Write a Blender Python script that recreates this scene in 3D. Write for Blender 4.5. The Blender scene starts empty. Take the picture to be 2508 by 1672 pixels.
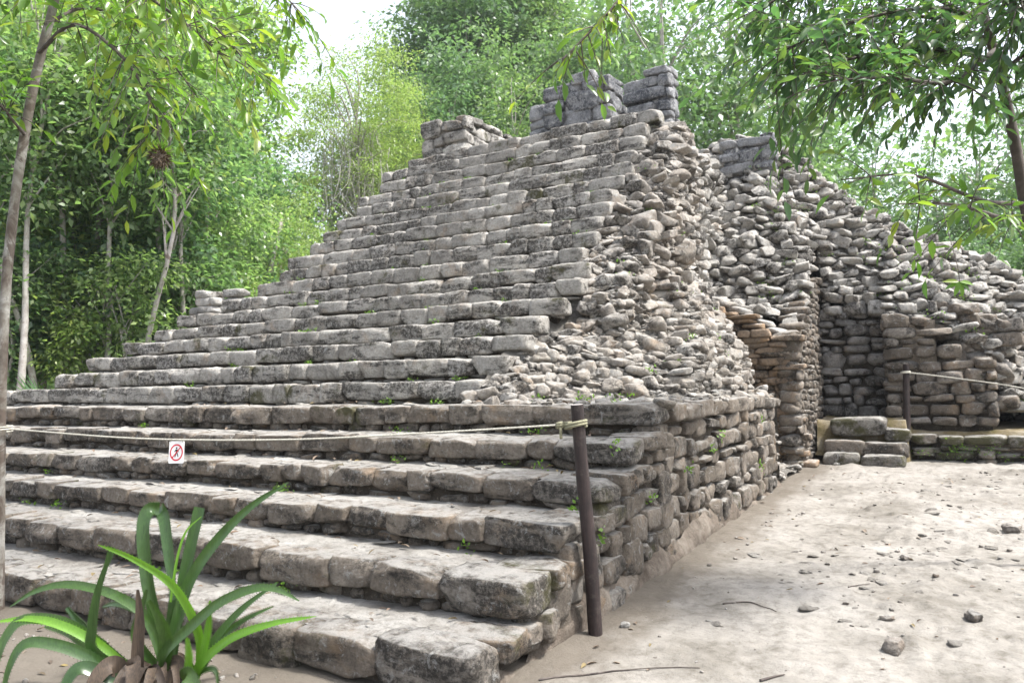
import bpy, math, random
import numpy as np
from mathutils import Vector, Matrix
R_ = math.radians
rng = np.random.default_rng(7)
random.seed(7)
SC = bpy.context.scene
COL = SC.collection

# ------------------------------------------------------------------ camera
CAM = np.array([2.2284, -3.3053, 1.6])
YAW, PITCH, ROLL, FPX = R_(-30.4586), R_(3.0946), R_(-1.136), 1930.67
_fw = np.array([math.sin(YAW)*math.cos(PITCH), math.cos(YAW)*math.cos(PITCH), math.sin(PITCH)])
_rt = np.array([math.cos(YAW), -math.sin(YAW), 0.0])
_up = np.cross(_rt, _fw)
_r2 = _rt*math.cos(ROLL) + _up*math.sin(ROLL)
_u2 = -_rt*math.sin(ROLL) + _up*math.cos(ROLL)
cd = bpy.data.cameras.new("camera")
cam = bpy.data.objects.new("camera", cd); COL.objects.link(cam)
cd.sensor_width = 36.0; cd.lens = 36.0*FPX/2508.0
cd.clip_start = 0.05; cd.clip_end = 800
cam.matrix_world = Matrix(((_r2[0], _u2[0], -_fw[0], CAM[0]), (_r2[1], _u2[1], -_fw[1], CAM[1]),
                           (_r2[2], _u2[2], -_fw[2], CAM[2]), (0, 0, 0, 1)))
cd.dof.use_dof = True; cd.dof.focus_distance = 5.6; cd.dof.aperture_fstop = 4.5
SC.camera = cam
def at(x, y, d):                         # survey point: photo pixel + depth -> world
    return CAM + (_fw*FPX + _r2*(x-1254) - _u2*(y-836))/FPX*d

# ------------------------------------------------------------------ world, sun, exposure
SUN_EL, SUN_AZ = R_(60), R_(74)          # azimuth from +Y towards +X
W = bpy.data.worlds.new("World"); SC.world = W; W.use_nodes = True
nt = W.node_tree; nt.nodes.clear()
sky = nt.nodes.new('ShaderNodeTexSky'); sky.sky_type = 'NISHITA'; sky.sun_disc = False
sky.sun_elevation = SUN_EL; sky.sun_rotation = SUN_AZ; sky.dust_density = 3.0; sky.air_density = 1.0
hs = nt.nodes.new('ShaderNodeHueSaturation'); hs.inputs['Saturation'].default_value = 0.42
hs.inputs['Value'].default_value = 1.0
bg = nt.nodes.new('ShaderNodeBackground'); bg.inputs['Strength'].default_value = 0.15
wo = nt.nodes.new('ShaderNodeOutputWorld')
nt.links.new(sky.outputs[0], hs.inputs['Color']); nt.links.new(hs.outputs[0], bg.inputs[0]); nt.links.new(bg.outputs[0], wo.inputs[0])
sd = bpy.data.lights.new("sun", 'SUN'); sd.energy = 2.6; sd.angle = R_(6); sd.color = (1.0, 0.98, 0.94)
sun = bpy.data.objects.new("sun", sd); COL.objects.link(sun)
sdir = Vector((math.sin(SUN_AZ)*math.cos(SUN_EL), math.cos(SUN_AZ)*math.cos(SUN_EL), math.sin(SUN_EL)))
sun.rotation_euler = sdir.to_track_quat('Z', 'Y').to_euler()
sun.location = (10, 0, 40)
SC.view_settings.view_transform = 'Standard'; SC.view_settings.look = 'None'
SC.view_settings.gamma = 1.0; SC.view_settings.exposure = 1.72
SC.cycles.max_bounces = 6; SC.cycles.diffuse_bounces = 3; SC.cycles.glossy_bounces = 2
SC.cycles.transmission_bounces = 3; SC.cycles.transparent_max_bounces = 6; SC.cycles.volume_bounces = 0
SC.cycles.use_denoising = True

# ------------------------------------------------------------------ numpy helpers
def _hash(i, j, k, s):
    h = (i.astype(np.int64)*374761393 + j.astype(np.int64)*668265263 + k.astype(np.int64)*1274126177 + s*974634211) & 0xFFFFFFFF
    h = ((h ^ (h >> 13))*1274126177) & 0xFFFFFFFF
    h = (h ^ (h >> 16)) & 0xFFFFFFFF
    return h.astype(np.float64)/4294967295.0
def vnoise(p, s=0):                      # smooth value noise, -1..1
    p = np.asarray(p, float); f = np.floor(p); t = p-f; t = t*t*(3-2*t); f = f.astype(np.int64)
    i, j, k = f[..., 0], f[..., 1], f[..., 2]; u, v, w = t[..., 0], t[..., 1], t[..., 2]
    def L(a, b, t): return a+(b-a)*t
    a = L(L(_hash(i,j,k,s), _hash(i+1,j,k,s), u), L(_hash(i,j+1,k,s), _hash(i+1,j+1,k,s), u), v)
    b = L(L(_hash(i,j,k+1,s), _hash(i+1,j,k+1,s), u), L(_hash(i,j+1,k+1,s), _hash(i+1,j+1,k+1,s), u), v)
    return L(a, b, w)*2-1
def n2(x, y, s=0):
    x = np.asarray(x, float); y = np.asarray(y, float); x, y = np.broadcast_arrays(x, y)
    return vnoise(np.stack([x, y, np.full(x.shape, s*1.37+.5)], -1), s)
def fbm2(x, y, s=0, o=3):
    r = 0; a = 1.0; q = 1.0
    for k in range(o): r = r + a*n2(x*q, y*q, s+k); a *= .5; q *= 2.03
    return r
def euler(rx, ry, rz):
    rx, ry, rz = [np.asarray(v, float) for v in (rx, ry, rz)]
    cx, sx, cy, sy, cz, sz = np.cos(rx), np.sin(rx), np.cos(ry), np.sin(ry), np.cos(rz), np.sin(rz)
    M = np.empty(rx.shape+(3, 3))
    M[..., 0, 0] = cz*cy; M[..., 0, 1] = cz*sy*sx-sz*cx; M[..., 0, 2] = cz*sy*cx+sz*sx
    M[..., 1, 0] = sz*cy; M[..., 1, 1] = sz*sy*sx+cz*cx; M[..., 1, 2] = sz*sy*cx-cz*sx
    M[..., 2, 0] = -sy; M[..., 2, 1] = cy*sx; M[..., 2, 2] = cy*cx
    return M
def link(name, V, F, mats, parent=None, mi=None, smooth=True):
    """F: list of (k, 3|4) index arrays; mi: list of material indices per array"""
    me = bpy.data.meshes.new(name)
    V = np.ascontiguousarray(V, np.float32); me.vertices.add(len(V)); me.vertices.foreach_set('co', V.ravel())
    F = [np.asarray(f, np.int32) for f in F if len(f)]
    loops = np.concatenate([f.ravel() for f in F]); tot = np.concatenate([np.full(len(f), f.shape[1], np.int32) for f in F])
    st = np.concatenate([[0], np.cumsum(tot)[:-1]]).astype(np.int32)
    me.loops.add(len(loops)); me.loops.foreach_set('vertex_index', loops)
    me.polygons.add(len(tot)); me.polygons.foreach_set('loop_start', st)
    if mi is not None:
        m = np.concatenate([np.full(len(f), k, np.int32) for f, k in zip(F, mi)]); me.polygons.foreach_set('material_index', m)
    me.polygons.foreach_set('use_smooth', np.full(len(tot), smooth))
    me.update(calc_edges=True); me.validate()
    for m in (mats if isinstance(mats, (list, tuple)) else [mats]): me.materials.append(m)
    o = bpy.data.objects.new(name, me); COL.objects.link(o)
    if parent is not None: o.parent = parent
    return o
class MB:                                # collects geometry with material slots
    def __init__(s): s.V = []; s.F = []; s.M = []; s.n = 0
    def add(s, V, F, m=0):
        for f in (F if isinstance(F, list) else [F]):
            s.F.append(np.asarray(f)+s.n); s.M.append(m)
        s.V.append(np.asarray(V, float).reshape(-1, 3)); s.n += len(s.V[-1]); return s
    def build(s, name, mats, parent=None, smooth=True, origin=None):
        V = np.concatenate(s.V)
        if origin is not None: V = V-np.asarray(origin)
        o = link(name, V, s.F, mats, parent, s.M, smooth)
        if origin is not None: o.location = tuple(origin)
        return o
def tag(o, label=None, cat=None, group=None, kind=None):
    if label: o['label'] = label
    if cat: o['category'] = cat
    if group: o['group'] = group
    if kind: o['kind'] = kind
    return o
def empty(name, loc, label, cat, group=None, rz=0):
    o = bpy.data.objects.new(name, None); COL.objects.link(o); o.location = tuple(loc); o.rotation_euler = (0, 0, rz)
    o.empty_display_size = .2
    return tag(o, label, cat, group)
def under(root, mb, name, mats, smooth=True, part=None):  # world-space geometry as a child of an Empty (or of one of its parts) with translation only
    V = np.concatenate(mb.V)-np.array(root.location)
    return link(name, V, mb.F, mats, part or root, mb.M, smooth)

# ------------------------------------------------------------------ stones
_cg = {}
def cubegrid(n):
    if n in _cg: return _cg[n]
    idx = {}; V = []; Q = []
    def vid(p):
        if p not in idx: idx[p] = len(V); V.append(p)
        return idx[p]
    for ax in range(3):
        for sg in (0, n):
            for a in range(n):
                for b in range(n):
                    q = []
                    for da, db in ((0, 0), (1, 0), (1, 1), (0, 1)):
                        c = [0, 0, 0]; c[ax] = sg; c[(ax+1) % 3] = a+da; c[(ax+2) % 3] = b+db; q.append(vid(tuple(c)))
                    if sg == 0: q = q[::-1]
                    Q.append(q)
    V = np.array(V, float)*2/n-1
    V = np.sign(V)*np.abs(V)**0.8
    _cg[n] = (V, np.array(Q)); return _cg[n]
def stones(C, S, Rm=None, n=4, k=(3.5, 7), chips=6, chip=(.72, .97), rough=.055, seed=0):
    """N irregular blocks; C centres, S full sizes. Returns V (N*v,3), quads."""
    r = np.random.default_rng(seed+11)
    C = np.asarray(C, float); S = np.asarray(S, float); N = len(C); chips = int(chips*1.5)
    U, Q = cubegrid(n); nv = len(U)
    kk = r.uniform(k[0], k[1], (N, 1))
    a = np.abs(U)[None]
    rad = ((a**kk[..., None]).sum(-1))**(-1/kk)
    P = U[None]*rad[..., None]
    for c in range(chips):
        nn = r.normal(size=(N, 3)); nn /= np.linalg.norm(nn, axis=1, keepdims=True)
        d = np.einsum('nvk,nk->nv', P, nn); sup = d.max(1)
        lim = (sup*r.uniform(chip[0], chip[1], N))[:, None]
        P = P - np.maximum(d-lim, 0)[..., None]*nn[:, None]
    P = P*S[:, None]/2
    off = r.uniform(-500, 500, (N, 1, 3)); m = S.min(1)[:, None]; g = (S.prod(1)**(1/3))[:, None]
    nrm = P/(np.linalg.norm(P, axis=2, keepdims=True)+1e-6); d3 = vnoise(P*(15/g[..., None])+off, 7)
    d1 = vnoise(P*(2.6/g[..., None])+off, 3); d2 = vnoise(P*(7.5/g[..., None])+off, 5)
    P = P + nrm*((d1*.75+d2*.75+d3*.35)*rough*(m*.6+g*.4)*1.0)[..., None]
    if Rm is not None: P = np.einsum('nij,nvj->nvi', Rm, P)
    P = P + C[:, None]
    F = (Q[None]+(np.arange(N)*nv)[:, None, None]).reshape(-1, 4)
    return P.reshape(-1, 3), F
class Pile:
    def __init__(s): s.C = []; s.S = []; s.R = []
    def add(s, c, sz, r=(0, 0, 0)): s.C.append(c); s.S.append(sz); s.R.append(r)
    def mesh(s, mb, m=0, seed=0, **kw):
        if not s.C: return
        C = np.array(s.C); S = np.array(s.S); r = np.array(s.R)
        V, F = stones(C, S, euler(r[:, 0], r[:, 1], r[:, 2]), seed=seed, **kw); mb.add(V, F, m)
def grid(xs, ys, zf):                    # sheet z = zf(X, Y)
    X, Y = np.meshgrid(xs, ys, indexing='ij'); Z = zf(X, Y)
    a, b = X.shape; I = np.arange(a*b).reshape(a, b)
    F = np.stack([I[:-1, :-1], I[1:, :-1], I[1:, 1:], I[:-1, 1:]], -1).reshape(-1, 4)
    return np.stack([X, Y, Z], -1).reshape(-1, 3), F
def box(x0, x1, y0, y1, z0, z1):
    V = np.array([[x, y, z] for x in (x0, x1) for y in (y0, y1) for z in (z0, z1)], float)
    F = np.array([[0,1,3,2],[4,6,7,5],[0,4,5,1],[2,3,7,6],[0,2,6,4],[1,5,7,3]]); return V, F
def tube(P, rad, sides=8, cap=True, wob=0, seed=0):
    P = np.asarray(P, float); n = len(P); rad = np.broadcast_to(np.asarray(rad, float), (n,))
    T = np.gradient(P, axis=0); T /= np.linalg.norm(T, axis=1, keepdims=True)+1e-9
    ref = np.array([0, 0, 1.0]) if abs(T[:, 2]).mean() < .8 else np.array([1.0, 0, 0])
    A = np.cross(T, ref); A /= np.linalg.norm(A, axis=1, keepdims=True)+1e-9; B = np.cross(T, A)
    t = np.arange(sides)*2*np.pi/sides
    rr = rad[:, None]*np.ones((1, sides))
    if wob:
        q = P[:, None]*6+np.stack([np.cos(t), np.sin(t), 0*t], -1)[None]*1.3
        rr = rr*(1+wob*vnoise(q, seed))
    V = P[:, None]+rr[..., None]*(np.cos(t)[None, :, None]*A[:, None]+np.sin(t)[None, :, None]*B[:, None])
    I = np.arange(n*sides).reshape(n, sides); J = np.roll(I, -1, 1)
    F = [np.stack([I[:-1], J[:-1], J[1:], I[1:]], -1).reshape(-1, 4)]
    V = V.reshape(-1, 3)
    if cap:
        V = np.concatenate([V, P[:1], P[-1:]]); a, b = n*sides, n*sides+1
        F.append(np.stack([np.full(sides, a), J[0], I[0]], -1)); F.append(np.stack([np.full(sides, b), I[-1], J[-1]], -1))
    return V, F
def spline(P, n):                        # Catmull-Rom through P
    P = np.asarray(P, float); Q = np.concatenate([[2*P[0]-P[1]], P, [2*P[-1]-P[-2]]]); m = len(P)-1
    u = np.linspace(0, m, n); i = np.minimum(u.astype(int), m-1); t = (u-i)[:, None]
    a, b, c, d = Q[i], Q[i+1], Q[i+2], Q[i+3]
    return .5*((2*b)+(c-a)*t+(2*a-5*b+4*c-d)*t*t+(3*b-a-3*c+d)*t**3)

# ------------------------------------------------------------------ materials
def mat(name):
    m = bpy.data.materials.new(name); m.use_nodes = True; t = m.node_tree; t.nodes.clear()
    o = t.nodes.new('ShaderNodeOutputMaterial'); p = t.nodes.new('ShaderNodeBsdfPrincipled'); t.links.new(p.outputs[0], o.inputs[0])
    return m, t, p, o
def N(t, ty, **kw):
    n = t.nodes.new(ty)
    for k, v in kw.items():
        if k in n.inputs: n.inputs[k].default_value = v
        else: setattr(n, k, v)
    return n
def noise(t, co, scale, detail=4, rough=.55, dist=0.0):
    n = N(t, 'ShaderNodeTexNoise', Scale=scale, Detail=detail, Roughness=rough, Distortion=dist); t.links.new(co, n.inputs['Vector']); return n.outputs['Fac']
def ramp(t, fac, pts):
    r = t.nodes.new('ShaderNodeValToRGB'); e = r.color_ramp.elements
    while len(e) < len(pts): e.new(.5)
    for q, (p, c) in zip(e, pts): q.position = p; q.color = (*c, 1) if len(c) == 3 else c
    t.links.new(fac, r.inputs[0]); return r.outputs[0]
def thr(t, fac, a, b): return ramp(t, fac, [(a, (0, 0, 0)), (b, (1, 1, 1))])
def mix(t, fac, a, b, mode='MIX'):
    m = t.nodes.new('ShaderNodeMix'); m.data_type = 'RGBA'; m.blend_type = mode
    for s, v in ((0, fac), (6, a), (7, b)):
        if hasattr(v, 'links') or hasattr(v, 'node'): t.links.new(v, m.inputs[s])
        else: m.inputs[s].default_value = v if s == 0 else (*v, 1)
    return m.outputs[2]
def mul(t, a, b):
    m = t.nodes.new('ShaderNodeMath'); m.operation = 'MULTIPLY'
    for s, v in ((0, a), (1, b)):
        if hasattr(v, 'node'): t.links.new(v, m.inputs[s])
        else: m.inputs[s].default_value = v
    return m.outputs[0]
def bump(t, p, fac, strength, dist=.02, prev=None):
    b = t.nodes.new('ShaderNodeBump'); b.inputs['Strength'].default_value = strength; b.inputs['Distance'].default_value = dist
    t.links.new(fac, b.inputs['Height'])
    if prev is not None: t.links.new(prev, b.inputs['Normal'])
    t.links.new(b.outputs[0], p.inputs['Normal']); return b.outputs[0]
def coords(t):
    g = t.nodes.new('ShaderNodeNewGeometry'); return g.outputs['Position'], g.outputs['Random Per Island']
def stone_mat(name, tones, dark=.5, moss=.25, lichen=.3, darkcol=(.035, .031, .027), mosscol=(.055, .052, .018), stain_scale=2.4, orange=.12, toplit_dust=.75, stretch=None):
    m, t, p, o = mat(name); co, isl = coords(t)
    c = ramp(t, isl, [(i/(len(tones)-1), q) for i, q in enumerate(tones)])
    big = noise(t, co, 5.5, 6, .62, .3); fine = noise(t, co, 38, 5, .65)
    c = mix(t, 1.0, c, ramp(t, big, [(.28, (.58, .56, .54)), (.5, (1, 1, 1)), (.72, (1.32, 1.3, 1.27))]), 'MULTIPLY')
    c = mix(t, 1.0, c, ramp(t, fine, [(.3, (.66, .64, .62)), (.52, (1, 1, 1)), (.72, (1.25, 1.25, 1.25))]), 'MULTIPLY')
    w = t.nodes.new('ShaderNodeMath'); w.operation = 'ADD'; t.links.new(isl, w.inputs[0]); w.inputs[1].default_value = 0
    if orange:
        n0 = noise(t, co, 3.1, 4, .6, .5); c = mix(t, mul(t, thr(t, n0, .56, .72), orange*3), c, (.30, .19, .10))
    if dark:
        mp = t.nodes.new('ShaderNodeMapping'); mp.inputs['Scale'].default_value = stretch or (1, 1, 1); t.links.new(co, mp.inputs[0])
        n2_ = noise(t, mp.outputs[0], stain_scale, 8, .72, .4)
        k = t.nodes.new('ShaderNodeMath'); k.operation = 'MULTIPLY_ADD'; t.links.new(isl, k.inputs[0]); k.inputs[1].default_value = .14; t.links.new(n2_, k.inputs[2])
        a = .63-.09*dark; c = mix(t, mul(t, mul(t, thr(t, k.outputs[0], a, a+.08), thr(t, noise(t, co, 24, 6, .8), .36, .54)), .93), c, darkcol)
    if lichen:
        n1 = noise(t, co, 15, 6, .75, .6); c = mix(t, mul(t, thr(t, n1, .56, .64), min(1, lichen*2.2)), c, (.34, .335, .318))
    if moss:
        n3 = noise(t, co, 1.9, 7, .7, .2); a = .74-.28*moss
        c = mix(t, mul(t, thr(t, n3, a, a+.08), .85), c, mosscol)
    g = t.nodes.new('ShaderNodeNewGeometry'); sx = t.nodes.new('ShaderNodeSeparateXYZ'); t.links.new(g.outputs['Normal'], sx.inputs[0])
    c = mix(t, mul(t, mul(t, thr(t, sx.outputs[2], .72, .93), thr(t, noise(t, co, 9, 5, .7), .36, .56)), toplit_dust), c, (.36, .345, .32))  # pale dust on upward faces, with the light from above put into it
    t.links.new(c, p.inputs['Base Color']); p.inputs['Roughness'].default_value = .92; p.inputs['Specular IOR Level'].default_value = .25
    b1 = bump(t, p, noise(t, co, 20, 9, .75), .95, .045); bump(t, p, noise(t, co, 90, 5, .7), .6, .01, b1)
    return m
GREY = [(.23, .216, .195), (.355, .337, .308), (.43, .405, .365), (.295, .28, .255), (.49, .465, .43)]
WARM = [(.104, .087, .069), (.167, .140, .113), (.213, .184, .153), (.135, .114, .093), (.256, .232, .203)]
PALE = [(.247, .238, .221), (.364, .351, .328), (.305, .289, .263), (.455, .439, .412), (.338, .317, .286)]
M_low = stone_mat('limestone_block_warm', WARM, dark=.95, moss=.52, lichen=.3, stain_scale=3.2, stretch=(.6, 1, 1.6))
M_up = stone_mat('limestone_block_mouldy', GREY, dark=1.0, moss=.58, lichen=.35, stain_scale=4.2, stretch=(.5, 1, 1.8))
M_flank = stone_mat('mortared_rubble', [(.221, .195, .166), (.351, .321, .286), (.286, .257, .221), (.442, .419, .387), (.169, .150, .127)], dark=.6, moss=.3, lichen=.4)
M_mound = stone_mat('weathered_grey_rubble', [(.26, .247, .224), (.42, .40, .366), (.33, .313, .285), (.50, .48, .445), (.20, .187, .168)], dark=.62, moss=.35, lichen=.45, stain_scale=2.8)
M_wall = stone_mat('limestone_rubble_masonry', WARM, dark=.55, moss=.45, lichen=.25)
M_rub = stone_mat('limestone_rubble_pale', PALE, dark=.42, moss=.28, lichen=.4)
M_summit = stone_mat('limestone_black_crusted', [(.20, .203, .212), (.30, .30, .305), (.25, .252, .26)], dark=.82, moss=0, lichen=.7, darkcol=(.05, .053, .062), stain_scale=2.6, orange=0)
M_vault = stone_mat('ochre_vault_stone', [(.23, .165, .11), (.29, .22, .16), (.19, .135, .088), (.31, .255, .20)], dark=.4, moss=.2, lichen=.12, orange=.35)
M_shade = stone_mat('blotched_chamber_stone', [(.15, .143, .133), (.24, .226, .21), (.19, .178, .167), (.28, .266, .25)], dark=.8, moss=.3, lichen=.3)  # greyer recess stone with more dark blotches than the piers
M_mossy = stone_mat('mossy_step_stone', [(.16, .147, .125), (.22, .207, .187)], dark=.6, moss=.85, lichen=.3)
def soil_mat(name, c0, c1, c2, s1=1.3, s2=14, bs=.5, grit=(.3, .26, .21)):
    m, t, p, o = mat(name); co, isl = coords(t)
    c = ramp(t, noise(t, co, s1, 6, .6, .3), [(.33, c0), (.5, c1), (.68, c2)])
    c = mix(t, 1, c, ramp(t, noise(t, co, s2, 6, .7), [(.3, (.62, .6, .57)), (.5, (1, 1, 1)), (.7, (1.16, 1.15, 1.14))]), 'MULTIPLY')
    c = mix(t, mul(t, thr(t, noise(t, co, 60, 3, .6), .62, .70), .6), c, grit)
    t.links.new(c, p.inputs['Base Color']); p.inputs['Roughness'].default_value = .96; p.inputs['Specular IOR Level'].default_value = .15
    b1 = bump(t, p, noise(t, co, 9, 8, .7), bs, .05); bump(t, p, noise(t, co, 70, 5, .7), bs, .01, b1)
    return m
M_ground = soil_mat('pale_trodden_earth', (.148, .135, .116), (.222, .206, .183), (.272, .255, .231), s2=11, grit=(.10, .088, .072))
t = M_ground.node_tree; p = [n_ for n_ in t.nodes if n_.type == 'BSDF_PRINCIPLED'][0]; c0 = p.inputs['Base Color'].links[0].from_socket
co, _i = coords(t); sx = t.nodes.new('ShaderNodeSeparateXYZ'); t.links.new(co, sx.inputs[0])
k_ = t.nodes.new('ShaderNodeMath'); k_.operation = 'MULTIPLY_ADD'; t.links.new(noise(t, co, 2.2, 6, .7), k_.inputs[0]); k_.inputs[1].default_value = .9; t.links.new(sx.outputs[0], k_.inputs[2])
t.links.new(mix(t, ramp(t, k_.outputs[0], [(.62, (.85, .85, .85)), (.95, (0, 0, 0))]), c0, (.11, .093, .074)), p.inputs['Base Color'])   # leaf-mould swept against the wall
M_forestfloor = soil_mat('forest_floor', (.06, .045, .03), (.10, .075, .05), (.13, .11, .06), .7, 9)
M_tread = soil_mat('dusty_tread_mortar', (.186, .172, .153), (.279, .265, .242), (.335, .323, .302), 2.2, 17, .9, grit=(.10, .085, .07))
M_mud = soil_mat('mud_splashed_render', (.085, .068, .054), (.14, .115, .093), (.22, .19, .158), 2.9, 10, .9, grit=(.09, .07, .05))
M_core = soil_mat('dark_mortar_fill', (.035, .03, .024), (.06, .05, .04), (.10, .085, .07), 3, 15, .8)
M_gravel = soil_mat('rubble_bed', (.094, .086, .074), (.156, .146, .131), (.211, .200, .183), 3.390, 22, 1.000)
M_mossfloor = soil_mat('mossy_earth', (.10, .085, .035), (.15, .12, .07), (.22, .195, .15), 3, 20, .6)

def leaf_mat(name, tones, transl=.42, rough=.38, tcol=None, objvar=.0):
    m, t, p, o = mat(name); co, isl = coords(t)
    c = ramp(t, isl, [(i/(len(tones)-1), q) for i, q in enumerate(tones)])
    if objvar:
        oi = t.nodes.new('ShaderNodeObjectInfo')
        c = mix(t, 1, c, ramp(t, oi.outputs['Random'], [(0, (1-objvar, 1-objvar*.7, 1-objvar*.3)), (.5, (1, 1, 1)), (1, (1+objvar, 1+objvar*.6, 1-objvar*.2))]), 'MULTIPLY')
    t.links.new(c, p.inputs['Base Color']); p.inputs['Roughness'].default_value = rough; p.inputs['Specular IOR Level'].default_value = .6
    tr = t.nodes.new('ShaderNodeBsdfTranslucent'); c2 = mix(t, 1, c, tcol or (1.3, 1.5, .85), 'MULTIPLY'); t.links.new(c2, tr.inputs[0])
    mx = t.nodes.new('ShaderNodeMixShader'); mx.inputs[0].default_value = transl
    t.links.new(p.outputs[0], mx.inputs[1]); t.links.new(tr.outputs[0], mx.inputs[2]); t.links.new(mx.outputs[0], o.inputs[0])
    return m
L_broad = leaf_mat('broad_forest_leaf', [(.113, .179, .075), (.209, .292, .128), (.149, .232, .098), (.30, .37, .17)], .58, .30, objvar=.42)
L_lime = leaf_mat('feathery_lime_leaf', [(.20, .28, .09), (.27, .34, .12), (.23, .31, .11), (.33, .37, .14)], .5, .5, objvar=.15)
L_blue = leaf_mat('blue_green_leaf', [(.104, .169, .085), (.169, .247, .117), (.130, .215, .111), (.208, .286, .130)], .42, .4, objvar=.25)
L_near = leaf_mat('near_broad_leaf', [(.062, .131, .022), (.112, .206, .031), (.163, .275, .037), (.088, .181, .031), (.250, .300, .037), (.075, .156, .031)], .5, .3)
L_dark = leaf_mat('near_dark_leaf', [(.045, .09, .045), (.06, .125, .05), (.10, .17, .05), (.05, .105, .05), (.15, .21, .045)], .55, .3)
L_palm = leaf_mat('palmetto_leaf', [(.05, .12, .04), (.09, .17, .06)], .3, .4)
L_dry = leaf_mat('dry_leaf', [(.09, .06, .04), (.15, .10, .065), (.19, .15, .11), (.07, .05, .035), (.2, .15, .05)], .1, .7, (1.1, 1, .8))
L_weed = leaf_mat('weed_leaf', [(.10, .2, .02), (.16, .27, .04)], .45, .5)
def bark_mat(name, tones, patch, pamt=.5, scale=7):
    m, t, p, o = mat(name); co, isl = coords(t)
    c = ramp(t, noise(t, co, scale, 6, .65, .4), [(.3, tones[0]), (.5, tones[1]), (.7, tones[2])])
    c = mix(t, mul(t, thr(t, noise(t, co, scale*.6, 5, .7, .8), .64-.2*pamt, .70-.2*pamt), .9), c, patch)
    c = mix(t, mul(t, thr(t, noise(t, co, scale*5, 4, .7), .58, .66), .5), c, (.05, .042, .035))
    t.links.new(c, p.inputs['Base Color']); p.inputs['Roughness'].default_value = .9
    bump(t, p, noise(t, co, scale*6, 6, .7), .6, .01); return m
B_pale = bark_mat('pale_bark', [(.22, .19, .16), (.36, .33, .30), (.46, .44, .41)], (.15, .11, .085), .3)
B_mid = bark_mat('grey_brown_bark', [(.10, .085, .07), (.18, .155, .13), (.27, .24, .21)], (.07, .055, .045), .4)
B_near = bark_mat('patchy_bark', [(.072, .058, .045), (.144, .126, .104), (.331, .324, .295)], (.075, .055, .042), .55, 4.5)
B_dark = bark_mat('dark_bark', [(.04, .03, .028), (.075, .06, .05), (.12, .10, .09)], (.03, .022, .02), .4)
def plain(name, col, rough=.6, var=.25, scale=20, spec=.4, bs=.2):
    m, t, p, o = mat(name); co, isl = coords(t)
    c = mix(t, 1, col, ramp(t, noise(t, co, scale, 5, .65), [(.3, (1-var,)*3), (.5, (1, 1, 1)), (.7, (1+var,)*3)]), 'MULTIPLY')
    t.links.new(c, p.inputs['Base Color']); p.inputs['Roughness'].default_value = rough; p.inputs['Specular IOR Level'].default_value = spec
    bump(t, p, noise(t, co, scale*3, 4, .6), bs, .005); return m

# ------------------------------------------------------------------ survey of the pyramid
ZS = [0.231,0.488,0.704,0.923,1.149,1.401,1.643,1.881,2.109,2.333,2.552,2.773,2.996,3.237,3.469,3.703,3.938,4.16,4.385,4.613,4.849,5.086,5.321,5.552]
YS = [0.,0.552,1.089,1.619,2.165,2.755,3.353,3.647,3.939,4.23,4.516,4.795,5.064,5.321,5.569,5.812,6.049,6.284,6.511,6.728,6.932,7.129,7.323,7.516]
XL = [-11.4]*7+[-10.1,-9.8,-9.3,-8.95,-8.55,-8.25,-7.5,-7.3,-7.2,-7.1,-7.0,-6.85,-6.65,-6.6,-6.5,-6.4,-6.2]
XRM = [-2.3]*6+[-2.1,-1.95,-1.87,-1.87,-1.72,-1.6,-1.65,-1.85,-1.78,-1.8,-1.78,-1.82,-1.78,-1.73,-1.77,-1.72,-1.73,-1.6]
XR = [0]*6+[-2.1,-1.95,-1.87,-1.87,-1.72,-1.6,-1.65,-1.85,-1.78,-1.8,-1.78,-1.82,-1.78,-1.73,-1.77,-1.72,-1.73,-1.6]
YEND = 7.1                               # back corner of the lower side wall
def gz(y): return .031*np.clip(y, -6, 11)
YSA, ZSA = np.array(YS), np.array(ZS)
def zstair(y): return np.interp(y, YSA+.1, ZSA)

# ------------------------------------------------------------------ ground
def hill(x, y):                          # wooded rise far behind the pyramid
    d = np.hypot((x+21)/24, (y-37)/17); return 11.0*np.clip(1.25-d, 0, 1)**1.1
def ground_z(x, y):
    z = gz(y)+hill(x, y)
    near = np.exp(-(np.hypot(x-1, y-2)/14)**4)
    z = z + near*(.018*fbm2(x*1.1, y*1.1, 1, 3)+.010*fbm2(x*5, y*5, 5, 3))
    rough = np.clip((x-.9+.15*(y-1))/1.2, 0, 1)*near
    clod = np.clip(fbm2(x*3.2, y*3.2, 9, 3)-.30, 0, 1)
    z = z + (rough+.12*near)*(clod*.055+.016*np.abs(fbm2(x*8.5, y*8.5, 15, 2)))
    z = z - .9*np.clip((-2.9-y)/3, 0, 1)*0
    return z
xs = np.concatenate([np.linspace(-160, -14, 50)[:-1], np.linspace(-14, -5, 46)[:-1], np.linspace(-5, -.1, 70)[:-1], np.linspace(-.1, 5, 200)[:-1], np.linspace(5, 14, 30)[:-1], np.linspace(14, 160, 40)])
ys = np.concatenate([np.linspace(-60, -4.5, 20)[:-1], np.linspace(-4.5, 6, 400)[:-1], np.linspace(6, 11, 70)[:-1], np.linspace(11, 90, 80)[:-1], np.linspace(90, 200, 12)])
V, F = grid(xs, ys, ground_z)
cx = V[F].mean(1); fl = ((cx[:, 0] < -5.2-.02*cx[:, 1]+.5*n2(cx[:, 0], cx[:, 1], 4)) & ((cx[:, 1] > 1.2) | (cx[:, 0] < -8))) | (cx[:, 1] > 12.5) | (np.hypot(cx[:, 0], cx[:, 1]) > 16)
tag(link('ground', V, [F[~fl], F[fl]], [M_ground, M_forestfloor], None, [0, 1]), kind='structure')

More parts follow.
